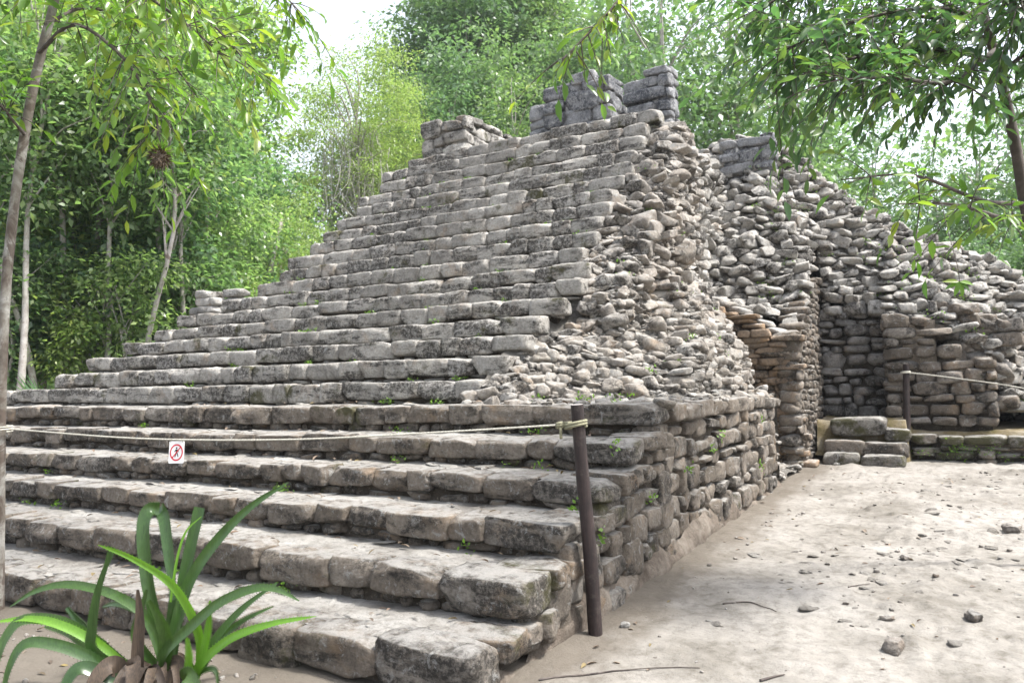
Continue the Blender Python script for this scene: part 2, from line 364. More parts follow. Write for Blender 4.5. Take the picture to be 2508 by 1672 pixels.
# ------------------------------------------------------------------ the stepped pyramid
PYR = empty('stepped_pyramid', (0, 0, 0), 'ruined grey limestone pyramid with a wide worn stairway and collapsed rubble flank', 'pyramid')
def stair_core():
    mb = MB()
    for n in range(24):
        z0 = -.3 if n == 0 else ZS[n-1]-.06
        xr = -.12 if n < 6 else XR[n]-.12
        yb = YEND-.12 if n < 6 else 7.75+.01*n
        mb.add(*box(XL[n]+.15, xr, YS[n]+.10+.002*n, yb, z0, ZS[n]-.06))
    mb.add(*box(-6.05, -2.85, 7.9, 11.1, 1.0, 5.40))
    mb.add(*box(-11.0, -2.8, YEND-.11, 11.12, -.3, 1.33))
    return under(PYR, mb, 'core', M_core, False)
stair_core()
def step_wave(x, n): return .014*n2(x*.7, n*3.1, 21)+.006*n2(x*2.7, n*5.3, 22), .024*n2(x*.7, n*4.7, 23)
for n in range(24):
    r = ZS[n]-(ZS[n-1] if n else 0.0); low = n < 6
    top, chk = Pile(), Pile(); rs = np.random.default_rng(100+n)
    x = XR[n]; end = True
    hb = r*(.98 if n == 0 else .70 if low else .86)
    while x > XL[n]:
        w = rs.uniform(.22, .62) if low else rs.uniform(.2, .62)
        if end: w = rs.uniform(.5, .7) if low else rs.uniform(.3, .5)
        if x-w < XL[n]: w = max(.2, x-XL[n])
        xc = x-w/2; dz, dy = step_wave(xc, n)
        near = low and xc > -5
        h = hb*rs.uniform(.90, 1.10); dep = rs.uniform(.26, .40) if low else rs.uniform(.24, .34)
        if end and low and n: h *= 1.1
        if n == 0 and end: h = r*1.0; dy += .03
        y = YS[n]+dy+rs.normal(0, .014)
        g = gz(y) if n == 0 else 0
        zt = ZS[n]+dz+rs.normal(0, .007)+.012
        top.add((xc, y+dep/2, zt-h/2), (w*(1.03 if low else 1.06), dep, h), (rs.normal(0, .03), rs.normal(0, .013), rs.normal(0, .03)))
        x -= w+rs.uniform(-.005, .015); end = False
    x = XR[n]-.05
    while x > XL[n] and n > 0:           # small packing stones under the blocks
        w = rs.uniform(.09, .30); h = (r-hb)*rs.uniform(.7, 1.5)+.01; xc = x-w/2; dz, dy = step_wave(xc, n)
        y = YS[n]+dy+.05+rs.normal(0, .015)
        chk.add((xc, y+.10, ZS[n-1]+.5*(r-hb)+rs.normal(0, .012)), (w, .2, h), (rs.normal(0, .08), rs.normal(0, .1), rs.normal(0, .1)))
        x -= w*rs.uniform(.95, 1.35)
    if low and n < 5:
        for q in range(3):
            yy = YS[n]+.42+.22*q+rs.normal(0, .03); top.add((-.17+rs.normal(0, .02), yy, ZS[n]-.045+rs.normal(0, .012)), (rs.uniform(.3, .46), rs.uniform(.22, .3), rs.uniform(.10, .16)), (rs.normal(0, .05), rs.normal(0, .05), rs.normal(0, .2)))
    mb = MB()
    top.mesh(mb, 0, seed=200+n, n=9 if low else 6, k=(10, 24), chips=8, chip=(.80, .99) if low else (.83, .99), rough=.062 if low else .05)
    if chk.C: chk.mesh(mb, 0, seed=300+n, n=4, k=(2.8, 6), rough=.08)
    yn = (YS[n+1] if n < 23 else 8.3)+.16; y0 = YS[n]+.12
    zf = lambda X, Y: ZS[n]-.012+step_wave(X, n)[0]*.8+.012*fbm2(X*4, Y*4, 40+n, 3)+.010*np.abs(fbm2(X*9, Y*9, 44+n, 2))+(.02 if low else 0)*np.clip((Y-y0)/(yn-y0), 0, 1)
    V, F = grid(np.arange(XL[n]+.05, XR[n]-.11, .055 if low else .12), np.linspace(y0, yn, 12 if low else 4), zf)
    mt = MB(); mt.add(V, F)
    if low:                              # broken flat slabs bedded in the tread
        sl = Pile()
        for k in range(int(60 if n < 5 else 40)):
            X_ = rs.uniform(-7.5, -.15); Y_ = rs.uniform(YS[n]+.15, yn-.12); s = rs.uniform(.05, .24)
            sl.add((X_, Y_, float(zf(np.array(X_), np.array(Y_)))-.006), (s, s*rs.uniform(.5, .95), rs.uniform(.02, .045)), (rs.normal(0, .06), rs.normal(0, .06), rs.uniform(0, 6.3)))
        sl.mesh(mt, 0, seed=400+n, n=5, k=(6, 14), chips=9, chip=(.45, .9), rough=.05)
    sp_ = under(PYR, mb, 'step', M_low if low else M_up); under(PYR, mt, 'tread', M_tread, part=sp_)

# lower side wall (plane x = 0)
def wall_rows(pile, rs, ya, yb, za, zb, xf, ax='x', sgn=1, hh=(.10, .2), ww=(.11, .36), dep=.24, ztop=None, zbot=None, ystart=None, wav=1.0):
    z = za
    while z < zb-.03:
        h = min(rs.uniform(*hh), zb-z+.03); y = (ystart(z+h*.5) if ystart else ya)
        while y < yb:
            w = rs.uniform(*ww); w = min(w, yb-y+.02)
            if w < .06: break
            yc = y+w/2; hj = h*rs.uniform(.8, 1.12)
            zc = z+h/2+rs.normal(0, .012)+.05*wav*float(n2(yc*.9, z*1.5, 33))
            if rs.random() < .22: hj *= rs.uniform(.55, .8)
            elif rs.random() < .2: hj *= rs.uniform(1.15, 1.5)
            ok = (ztop is None or zc < ztop(yc)) and (zbot is None or zc > zbot(yc))
            if ok:
                c = xf(yc, zc) if callable(xf) else xf
                c = c-sgn*(dep/2-rs.normal(0, .014))
                if ax == 'x': pile.add((c, yc, zc), (dep, w*1.0, hj), (rs.normal(0, .05), rs.normal(0, .03), rs.normal(0, .04)))
                else: pile.add((yc, c, zc), (w*1.0, dep, hj), (rs.normal(0, .03), rs.normal(0, .05), rs.normal(0, .04)))
            y += w+rs.uniform(.0, .02)
        z += h*.985
rs = np.random.default_rng(5)
pw = Pile()
def ystart(z):
    for n in range(6):
        if ZS[n] >= z+.02: return YS[n]+.02+(.42 if z > ZS[n]-.16 else .02)
    return YS[5]+.3
wall_rows(pw, rs, 0, YEND, .0, 1.26, lambda y, z: -.01-.02*z+.03*math.sin(y*1.3), ystart=ystart, hh=(.11, .22), ww=(.12, .40))
y = YS[5]+.35
while y < YEND:                          # coping of the terrace edge
    w = rs.uniform(.28, .6); w = min(w, YEND-y+.02)
    if w < .1: break
    pw.add((-.17+rs.normal(0, .012), y+w/2, 1.325+rs.normal(0, .01)), (.36, w, .165), (rs.normal(0, .02), rs.normal(0, .03), rs.normal(0, .03))); y += w+.006
wall_rows(pw, rs, -1.9, -.03, .25, 1.38, lambda x, z: YEND, ax='y', sgn=1, hh=(.12, .2), ww=(.15, .4))
mb = MB(); pw.mesh(mb, 0, seed=77, n=7, k=(5, 12), rough=.06); SW = under(PYR, mb, 'side_wall', M_wall); mb = MB()
Ym = np.linspace(-.02, YEND+.05, 150); Tm = np.linspace(0, 1, 16)
YY, TT = np.meshgrid(Ym, Tm, indexing='ij')
zt = np.minimum(.13+.12*fbm2(YY*1.6, YY*0, 61, 3), .12+YY*.2)+gz(YY)
Zm = gz(YY)-.06+(zt-gz(YY)+.06)*TT
Xm = .004-.07*TT**3+.034*fbm2(YY*3.2, Zm*4.5, 63, 3)+.03*math.sin(1)*0
I = np.arange(YY.size).reshape(YY.shape); Fm = np.stack([I[:-1, :-1], I[1:, :-1], I[1:, 1:], I[:-1, 1:]], -1).reshape(-1, 4)
mb.add(np.stack([Xm, YY, Zm], -1).reshape(-1, 3), Fm)
under(PYR, mb, 'mud_render', M_mud, part=SW)

# terrace floor and collapsed flank
Lx = np.array([-1.75, -1.38, -1.05, -.67, -.42, -.34, -.1]); Lz = np.array([3.45, 3.2, 2.9, 2.42, 1.92, 1.42, 1.38])
def flank(X, Y):
    z = np.full(X.shape, 1.375)
    strip = zstair(Y)-.20-.25*(X+1.75)
    cliff = -1.22-.10*np.clip(5.5-Y, 0, 3)+.06*n2(Y*2.2, Y*0, 70)
    front = 1.38+.66*(Y-3.42-.80*(X+1.75))
    low = np.minimum(np.interp(X, Lx, Lz), front)
    low = np.minimum(low, strip)
    t = np.clip((X-cliff)/.10, 0, 1)
    hi = np.where(Y > 4.9, strip, low)
    h = hi*(1-t)+low*t
    back = np.clip((7.35-Y)/.12, 0, 1)   # broken end of the mass
    h = np.where(X > -1.25, h*back+.3*(1-back), h)
    edge = -1.10-.31*(Y-7.2)+.10*n2(Y*2.3, Y*0, 74)
    h = np.where((Y > 7.35) & (X <= -1.25), np.where(X < edge, np.minimum(5.55, strip), .3), h)
    return np.maximum(h, np.where((Y < 7.35) | (X < -1.25), z, .25))+.03*fbm2(X*3, Y*3, 71, 3)+.030*np.abs(fbm2(X*9, Y*9, 75, 3))
V, F = grid(np.arange(-2.14, -.03, .035), np.arange(2.95, 9.5, .035), flank)
def scatter(V, F, n, rs, keep=None):
    T = V[F]; a = np.cross(T[:, 2]-T[:, 0], T[:, 3]-T[:, 1])*.5; A = np.linalg.norm(a, axis=1); nn = a/(A[:, None]+1e-9)
    nn *= np.sign(nn[:, 2:3]+1e-9)
    if keep is not None: A = A*keep(T.mean(1))
    i = rs.choice(len(F), n, p=A/A.sum()); u = rs.random((n, 2, 1))
    P = (T[i, 0]*(1-u[:, 0])+T[i, 1]*u[:, 0])*(1-u[:, 1])+(T[i, 3]*(1-u[:, 0])+T[i, 2]*u[:, 0])*u[:, 1]
    return P, nn[i]
def dart(P, nn, r, sep=.62):                      # keep points that are r apart, large first
    o = np.argsort(-r); cell = .3; G = {}; out = []
    for i in o:
        k = tuple((P[i]//cell).astype(int)); ok = True
        for a in (-1, 0, 1):
            for b in (-1, 0, 1):
                for c in (-1, 0, 1):
                    for j in G.get((k[0]+a, k[1]+b, k[2]+c), ()):
                        if ((P[i]-P[j])**2).sum() < (sep*(r[i]+r[j])/2)**2: ok = False; break
                    if not ok: break
                if not ok: break
            if not ok: break
        if ok: G.setdefault(k, []).append(i); out.append(i)
    return np.array(out)
def rubble(mb, V, F, n, rs, smin=.07, smax=.34, flat=.5, keep=None, m=0, sink=.18, seed=0, pw_=2.2, k_=(3.5, 9), chip=(.5, .93), sep=.62):
    P, nn = scatter(V, F, n, rs, keep)
    s = smin+(smax-smin)*rs.random(n)**pw_
    i = dart(P, nn, s, sep); P, nn, s = P[i], nn[i], s[i]; k = len(i)
    S = np.stack([s*rs.uniform(.8, 1.45, k), s*rs.uniform(.7, 1.1, k), s*rs.uniform(flat*.75, flat*1.5, k)], -1)
    steep = 1-nn[:, 2]
    e = np.stack([rs.normal(0, .22, k), rs.normal(0, .22, k), rs.uniform(0, 6.28, k)], -1)
    C = P+nn*(s*(.28-sink))[:, None]
    big = s > .2
    for sel, nn_ in ((big, 6), (~big, 4)):
        if sel.any():
            q = e[sel]; V2, F2 = stones(C[sel], S[sel], euler(q[:, 0], q[:, 1], q[:, 2]), n=nn_+1, k=k_, chips=8, chip=chip, rough=.07, seed=seed+nn_); mb.add(V2, F2, m)
    return k
rs = np.random.default_rng(9)
mb = MB(); mb.add(V, F, 1)
ka = lambda p: (p[:, 0] > np.interp(p[:, 1], YSA, np.array(XRM))-.03)*np.where((p[:, 2] > 1.46) & ~((p[:, 1] > 7.5) & (p[:, 0] > -1.3)), 1.0, .10)
rubble(mb, V, F, 6500, rs, .06, .32, .42, lambda p: ka(p)*np.where(p[:, 2] < 2.75, .0, 1), seed=500, pw_=2.4, sink=.26)
rubble(mb, V, F, 4200, rs, .05, .24, .5, lambda p: ka(p)*np.where(p[:, 2] < 2.85, 1, .0), seed=501, pw_=2.2, sink=.30, k_=(3, 6), chip=(.6, .95))
rubble(mb, V, F, 7000, rs, .025, .085, .6, ka, seed=540, pw_=1.5, sink=.2)
kb = lambda p: ka(p)*((p[:, 0] < -1.2) & (p[:, 1] < 5.6))
rubble(mb, V, F, 900, rs, .07, .19, .55, kb, seed=545, pw_=1.4, sink=.16)
bl = Pile(); bl.add((-1.45, 6.35, 3.02), (.78, .62, .46), (.1, -.1, .2)); bl.add((-1.15, 6.9, 3.32), (.42, .4, .3), (.1, .1, .7)); bl.mesh(mb, 0, seed=505, n=10, k=(3, 5), rough=.08)
# coursed broken edges of the flank: stacked flat stones facing right
pe = Pile()
for k in range(230):
    z = rs.uniform(1.45, 3.3); x = np.interp(-z, -Lz[::-1][::-1][::1], Lx) if False else float(np.interp(z, Lz[::-1], Lx[::-1]))
    y = 7.28-rs.random()**1.6*2.6
    hmax = float(flank(np.array([x-.12]), np.array([y]))[0])
    if z > hmax+.08: continue
    s = rs.uniform(.14, .36); pe.add((x-s*.3+rs.normal(0, .03), y, z), (s, s*rs.uniform(.7, 1.1), rs.uniform(.055, .10)), (rs.normal(0, .05), rs.normal(0, .06), rs.normal(0, .3)))
pe.mesh(mb, 0, seed=510, n=5, k=(3, 6), chips=7, rough=.07)
under(PYR, mb, 'rubble_flank', [M_flank, M_gravel])

# rubble mound: body of the pyramid right of and behind the stair
Fx = np.array([-3., -1.5, -.6, -.12, -.02, .9, 1.0, 1.8, 2.4, 2.62, 4, 9])
Fy = np.array([9.4, 9.35, 9.35, 9.5, 11.1, 11.1, 10.62, 10.60, 10.60, 10.9, 11.4, 12])
Fz = np.array([2.9, 2.85, 2.55, 2.3, 2.8, 2.75, 2.50, 2.40, 1.80, .9, .75, .6])
Kx = np.array([-9., -7.2, -6.2, -3., -1.5, -1.0, -.36, .4, 1.2, 2.1, 3.0, 4.5, 7.5, 9])
Kz = np.array([.2, 2.5, 5.4, 5.8, 6.25, 6.05, 5.55, 4.75, 4.2, 3.68, 3.15, 2.3, .6, .3])
def mound(X, Y):
    yf = np.interp(X, Fx, Fy); zf = np.interp(X, Fx, Fz); K = np.interp(X, Kx, Kz); yc = 11.9+.0*X+np.clip(X, 0, 9)*.12
    s = np.clip((Y-yf)/(yc-yf), 0, 1)
    s2 = np.clip((Y-9.95)/(yc-9.95), 0, 1); left = np.clip((-.02-X)/.06, 0, 1)
    z = (zf+(K-zf)*s**.82)*(1-left)+left*(zf+.22*np.clip(Y-9.3, 0, .9)+(K-zf-.2)*s2**.80)
    z = z-.42*np.exp(-((X+.18)/.17)**2)*np.clip((Y-10.4)/.3, 0, 1)*np.clip((11.9-Y)/.4, 0, 1)-.15*np.exp(-((X+1.75-.2*(Y-10))/.2)**2)*np.clip((12.2-Y)/.5, 0, 1)
    z = np.where(Y < yf, -.4, z)
    z = np.where(Y > yc, K-.75*(Y-yc)*(.6+.4*np.tanh((Y-yc)/2)), z)
    z = np.where((Y < yf) & (X < -1.80) & (X > -6.2), np.where(Y > 9.0, 5.5, -.4), z)
    z = np.where((X < -1.80) & (X > -6.2) & (Y >= yf) & (Y < 11.2), np.maximum(z, 5.5), z)
    return z+np.where(z > .3, .13*fbm2(X*1.2, Y*1.2, 81, 4), 0)
V, F = grid(np.arange(-9, 8.6, .09), np.arange(7.8, 18.5, .09), mound)
T = V[F]; good = T[:, :, 2].min(1) > -.3
F = F[good]
mb = MB(); mb.add(V, F, 1)
km = lambda p: np.where(p[:, 1] < 12.4, 1.0, .22)*np.where((p[:, 0] < -2.6), .02, 1.0)
rs = np.random.default_rng(12)
rubble(mb, V, F, 38000, rs, .05, .30, .48, km, seed=520, pw_=2.2, sink=.10, k_=(4, 10), chip=(.55, .94), sep=.64)
under(PYR, mb, 'rubble_mound', [M_mound, M_gravel])

# broken left edge of the stair
def left_z(X, Y):
    xl = np.interp(Y, YSA, np.array(XL)); return np.maximum(np.minimum(zstair(Y)-.22, zstair(Y)-.1-1.5*np.clip(xl+.25-X, 0, 9)), -.1)+.05*fbm2(X*2, Y*2, 91, 3)
V, F = grid(np.arange(-12.2, -5.6, .1), np.arange(3.3, 8.1, .1), left_z)
mb = MB(); mb.add(V, F, 1); rs = np.random.default_rng(14)
kl = lambda p: (p[:, 0] < np.interp(p[:, 1], YSA, np.array(XL))+.12).astype(float)*(p[:, 2] > .1)+1e-6
rubble(mb, V, F, 2600, rs, .1, .4, .55, kl, seed=530)
pl = Pile()
for i in range(26):
    pl.add((-8.35+rs.uniform(-.35, .55), 5.0+rs.uniform(0, .25), 2.72+.13*(i % 4)+.01), (rs.uniform(.2, .4), .25, .14), (0, rs.normal(0, .04), rs.normal(0, .1)))
pl.mesh(mb, 0, seed=531, n=4)
under(PYR, mb, 'rubble_edge', [M_rub, M_gravel])

# ruined walls of the temple on the summit
def coursed(mb, x0, x1, y0, y1, z0, ztop, rs, faces='fr', hh=(.16, .26), ww=(.22, .55), m=0, seed=0, n=5, dep=.26):
    p = Pile()
    if 'f' in faces: wall_rows(p, rs, x0, x1, z0, float(np.max([ztop(x0), ztop((x0+x1)/2), ztop(x1)])), y0, ax='y', sgn=-1, hh=hh, ww=ww, dep=dep, ztop=ztop)
    if 'r' in faces: wall_rows(p, rs, y0+.06, y1, z0, ztop(x1), x1, ax='x', sgn=1, hh=hh, ww=ww, dep=dep)
    if 'l' in faces: wall_rows(p, rs, y0+.06, y1, z0, ztop(x0), x0, ax='x', sgn=-1, hh=hh, ww=ww, dep=dep)
    p.mesh(mb, m, seed=seed, n=n+1, k=(7, 14), rough=.055, chip=(.78, .98))
    xm = np.linspace(x0+.08, x1-.08, 6)
    for a, b in zip(xm[:-1], xm[1:]): mb.add(*box(a, b, y0+.08, y1-.06, z0-.2, min(ztop(a), ztop(b))-.03), m)
rs = np.random.default_rng(21)
mb = MB(); coursed(mb, -6.40, -5.42, 8.2, 9.85, 5.5, lambda x: 6.34+.06*(x > -5.8), rs, seed=600)
under(PYR, mb, 'summit_pier', M_up)
mb = MB(); coursed(mb, -4.15, -3.72, 8.25, 9.4, 5.5, lambda x: 6.36, rs, 'fl', seed=610)
coursed(mb, -3.76, -2.56, 8.02, 8.72, 5.5, lambda x: 6.36+.16*(x > -3.5)-.06*(x > -2.8), rs, 'fr', seed=620, ww=(.3, .7))
coursed(mb, -2.85, -2.0, 9.25, 9.75, 5.6, lambda x: 6.62+.40*(x+2.85), rs, 'fr', seed=630, ww=(.3, .8), hh=(.14, .22))
under(PYR, mb, 'temple_wall', M_summit)
mb = MB(); coursed(mb, -1.75, -.75, 11.2, 12.0, 5.4, lambda x: 6.05, rs, 'fr', seed=640, ww=(.3, .7))
under(PYR, mb, 'rear_wall', M_summit)

# ------------------------------------------------------------------ vaulted chamber at the foot of the mound
CH = empty('ruined_chamber', (0, 9.5, .29), 'ruined vaulted chamber with rough stone piers and a dark recess under the rubble', 'ruin')
rs = np.random.default_rng(31)
def ptop(y): return float(np.interp(y, [8.85, 9.2, 9.7, 10.3, 10.85, 11.3], [2.2, 2.25, 2.62, 2.95, 3.2, 3.3]))
mb = MB(); p = Pile()
wall_rows(p, rs, 8.92, 11.2, .22, 3.3, lambda y, z: -.05+.03*math.sin(y*2), hh=(.06, .13), ww=(.07, .2), dep=.2, ztop=ptop)
wall_rows(p, rs, -.36, -.03, .22, 2.2, 8.86, ax='y', sgn=-1, hh=(.13, .21), ww=(.26, .36), dep=.34)
for yy in np.arange(9.0, 11.15, .19):
    p.add((-.22+rs.normal(0, .03), yy, ptop(yy)+.02), (.36+rs.uniform(-.06, .1), .21, .13), (rs.normal(0, .04), rs.normal(0, .04), rs.normal(0, .08)))
p.mesh(mb, 0, seed=700, n=5, k=(3.2, 6.5), rough=.06)
ye = np.linspace(8.98, 11.2, 9)
for a, b in zip(ye[:-1], ye[1:]): mb.add(*box(-.34, -.12, a, b, .1, min(ptop(a), ptop(b))-.04), 1)
under(CH, mb, 'left_pier' if False else 'pier', [M_wall, M_core])
mb = MB(); p = Pile()                    # half of a corbelled vault: thin courses stepping forward as they rise
z = .25
while z < 2.85:
    h = rs.uniform(.05, .11); x = -1.95
    over = .42*max(0, (z-1.2)/1.6)**1.6
    while x < -.30:
        w = rs.uniform(.18, .5); top = float(np.interp(x+w/2, [-1.95, -1.31, -1.02, -.59, -.29], [2.95, 2.83, 2.70, 2.42, 2.2]))
        if z < top: p.add((x+w/2, 9.10-over*.8+rs.normal(0, .012), z), (w*1.04, .3, h*1.14), (rs.normal(0, .02), rs.normal(0, .02), rs.normal(0, .03)))
        x += w+.004
    z += h
p.mesh(mb, 0, seed=710, n=5, k=(7, 14), rough=.05)
pp = Pile()
for x in np.arange(-1.6, -.3, .17):
    pp.add((x, 9.0+.12*(x+1.6), float(np.interp(x, [-1.31, -1.02, -.59, -.29], [2.83, 2.70, 2.42, 2.2]))+.05), (rs.uniform(.2, .36), .34, .10), (0, .25, rs.normal(0, .2)))
pp.mesh(mb, 1, seed=711, n=5)
mb.add(*box(-1.9, -.37, 9.22, 9.8, .1, 2.1), 2)
under(CH, mb, 'vault_wall', [M_vault, M_rub, M_core])
mb = MB(); p = Pile()                    # dark back wall of the recess
wall_rows(p, rs, -.1, 1.12, .9, 2.75, 11.0, ax='y', sgn=-1, hh=(.12, .24), ww=(.16, .46), dep=.34)
p.mesh(mb, 0, seed=720, n=5, k=(3, 6), rough=.08); mb.add(*box(-.1, 1.1, 11.16, 11.5, .3, 2.6), 1)
p = Pile()                               # heavy stones that roof the recess
for x, w, z, h in ((.16, .3, 2.74, .16), (.50, .38, 2.76, .26), (.92, .46, 2.74, .28)): p.add((x, 11.12, z), (w, .4, h), (rs.normal(0, .08), rs.normal(0, .08), rs.normal(0, .1)))
p.mesh(mb, 2, seed=721, n=6)
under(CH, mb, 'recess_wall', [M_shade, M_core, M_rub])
def rtop(x): return float(np.interp(x, [.95, 1.7, 1.78, 1.85, 2.1, 2.2, 2.45], [2.58, 2.55, 2.3, 2.12, 2.05, 1.92, 1.88]))
mb = MB(); p = Pile()
wall_rows(p, rs, .95, 2.47, .84, 2.6, lambda x, z: 10.42, ax='y', sgn=-1, hh=(.12, .24), ww=(.2, .5), dep=.34, ztop=rtop)
wall_rows(p, rs, 10.5, 11.2, .84, 2.5, .95, ax='x', sgn=-1, hh=(.12, .24), ww=(.2, .45), dep=.3)
wall_rows(p, rs, 10.5, 11.2, .84, 1.85, 2.46, ax='x', sgn=1, hh=(.12, .24), ww=(.2, .45), dep=.3)
p.mesh(mb, 0, seed=730, n=6, k=(3.6, 7.5), rough=.055)
q_ = Pile()
for k in range(34):
    xx = rs.uniform(1.72, 2.75); zz = rs.uniform(.95 if xx > 2.45 else rtop(xx)-.05, max(rtop(min(xx, 2.45))+.62-.3*max(0, xx-2.2), 1.1)); s_ = rs.uniform(.18, .34); q_.add((xx, 10.86+.10*(zz-1.9)+rs.normal(0, .03), zz), (s_*1.3, s_*1.2, s_*.7), (rs.normal(0, .2), rs.normal(0, .2), rs.normal(0, .5)))
q_.mesh(mb, 0, seed=735, n=6, k=(3.5, 8), chip=(.6, .95), rough=.07)
for a, b in ((1.0, 1.7), (1.7, 2.1), (2.1, 2.4)): mb.add(*box(a, b, 10.56, 11.3, .5, rtop(b)-.08), 1)
under(CH, mb, 'pier', [M_wall, M_core])
mb = MB()                                # landing of mossy earth in front of the recess
V, F = grid(np.arange(0.0, 6.2, .07), np.arange(9.72, 12.2, .07), lambda X, Y: np.where(X < 1.3, .93, .72+.08*np.clip(Y-10.1, 0, 1.2))+.03*fbm2(X*3, Y*3, 95, 3)-.6*np.clip((10.42-Y)/.06, 0, 1)*(X > 1.28)-.5*np.clip((10.02-Y)/.06, 0, 1)*(X <= 1.28))
mb.add(V, F, 0); under(CH, mb, 'landing', M_mossfloor)
def block_step(pts, m, seed):
    mb = MB(); p = Pile()
    for c, s, r in pts: p.add(c, s, r)
    p.mesh(mb, 0, seed=seed, n=8, k=(5, 10), rough=.045, chip=(.82, .98)); return under(CH, mb, 'step', m)
block_step([((.42, 9.52, .37), (.52, .34, .22), (0, 0, .02)), ((.98, 9.54, .365), (.60, .34, .19), (0, 0, -.02))], M_mossy, 740)
block_step([((.44, 9.76, .53), (.58, .36, .24), (0, .02, .03)), ((1.0, 9.74, .51), (.62, .36, .23), (0, 0, -.02))], M_wall, 741)
block_step([((.62, 9.98, .85), (.80, .44, .28), (.03, -.03, .03)), ((1.16, 9.98, .72), (.36, .4, .2), (0, .1, .1))], M_mossy, 742)
BN = empty('stone_bench', (1.35, 10.15, .31), 'long low mossy stone bench wall running right behind the far rope post', 'bench wall')
mb = MB(); p = Pile(); wall_rows(p, rs, 1.32, 6.2, .26, .55, 10.12, ax='y', sgn=-1, hh=(.11, .17), ww=(.2, .55), dep=.3)
x = 1.3
while x < 6.2:
    w = rs.uniform(.35, .7); p.add((x+w/2, 10.27+rs.normal(0, .01), .63+rs.normal(0, .008)), (w*1.02, .38, .16), (0, rs.normal(0, .015), rs.normal(0, .02))); x += w
p.mesh(mb, 0, seed=750, n=6, k=(4.5, 9), rough=.045); mb.add(*box(1.4, 6.1, 10.24, 10.6, .1, .58), 1)
under(BN, mb, 'masonry', [M_mossy, M_core])

# ------------------------------------------------------------------ leaves and trees
def rnd_unit(r, n):
    v = r.normal(size=(n, 3)); return v/np.linalg.norm(v, axis=1, keepdims=True)
def kite(P, D, Nn, L, Wd):               # one folded quad per leaf
    S_ = np.cross(D, Nn); S_ /= np.linalg.norm(S_, axis=1, keepdims=True)+1e-9; U = np.cross(S_, D)
    L = L[:, None]; Wd = Wd[:, None]
    mid = P+D*L*.45+U*L*.06
    V = np.stack([P, mid+S_*Wd/2, P+D*L-U*L*.10, mid-S_*Wd/2], 1)
    return V.reshape(-1, 3), np.arange(len(P)*4).reshape(-1, 4)
def leaf6(P, D, Nn, L, Wd, droop=.18, fold=.22):   # near leaf: midrib fold, curved blade
    S_ = np.cross(D, Nn); S_ /= np.linalg.norm(S_, axis=1, keepdims=True)+1e-9; U = np.cross(S_, D)
    L = L[:, None]; Wd = Wd[:, None]
    def pt(t, s): return P+D*L*t-U*L*droop*t*t+S_*Wd*s/2+U*Wd*fold*abs(s)
    V = np.stack([pt(0, 0), pt(.30, -.86), pt(.30, 0), pt(.30, .86), pt(.64, -.82), pt(.66, 0), pt(.64, .82), pt(1.0, 0)], 1)
    b = (np.arange(len(P))*8)[:, None]
    T = np.concatenate([b+np.array([[0, 2, 1]]), b+np.array([[0, 3, 2]]), b+np.array([[4, 5, 7]]), b+np.array([[5, 6, 7]])])
    Q = np.concatenate([b+np.array([[1, 2, 5, 4]]), b+np.array([[2, 3, 6, 5]])])
    return V.reshape(-1, 3), [T, Q]
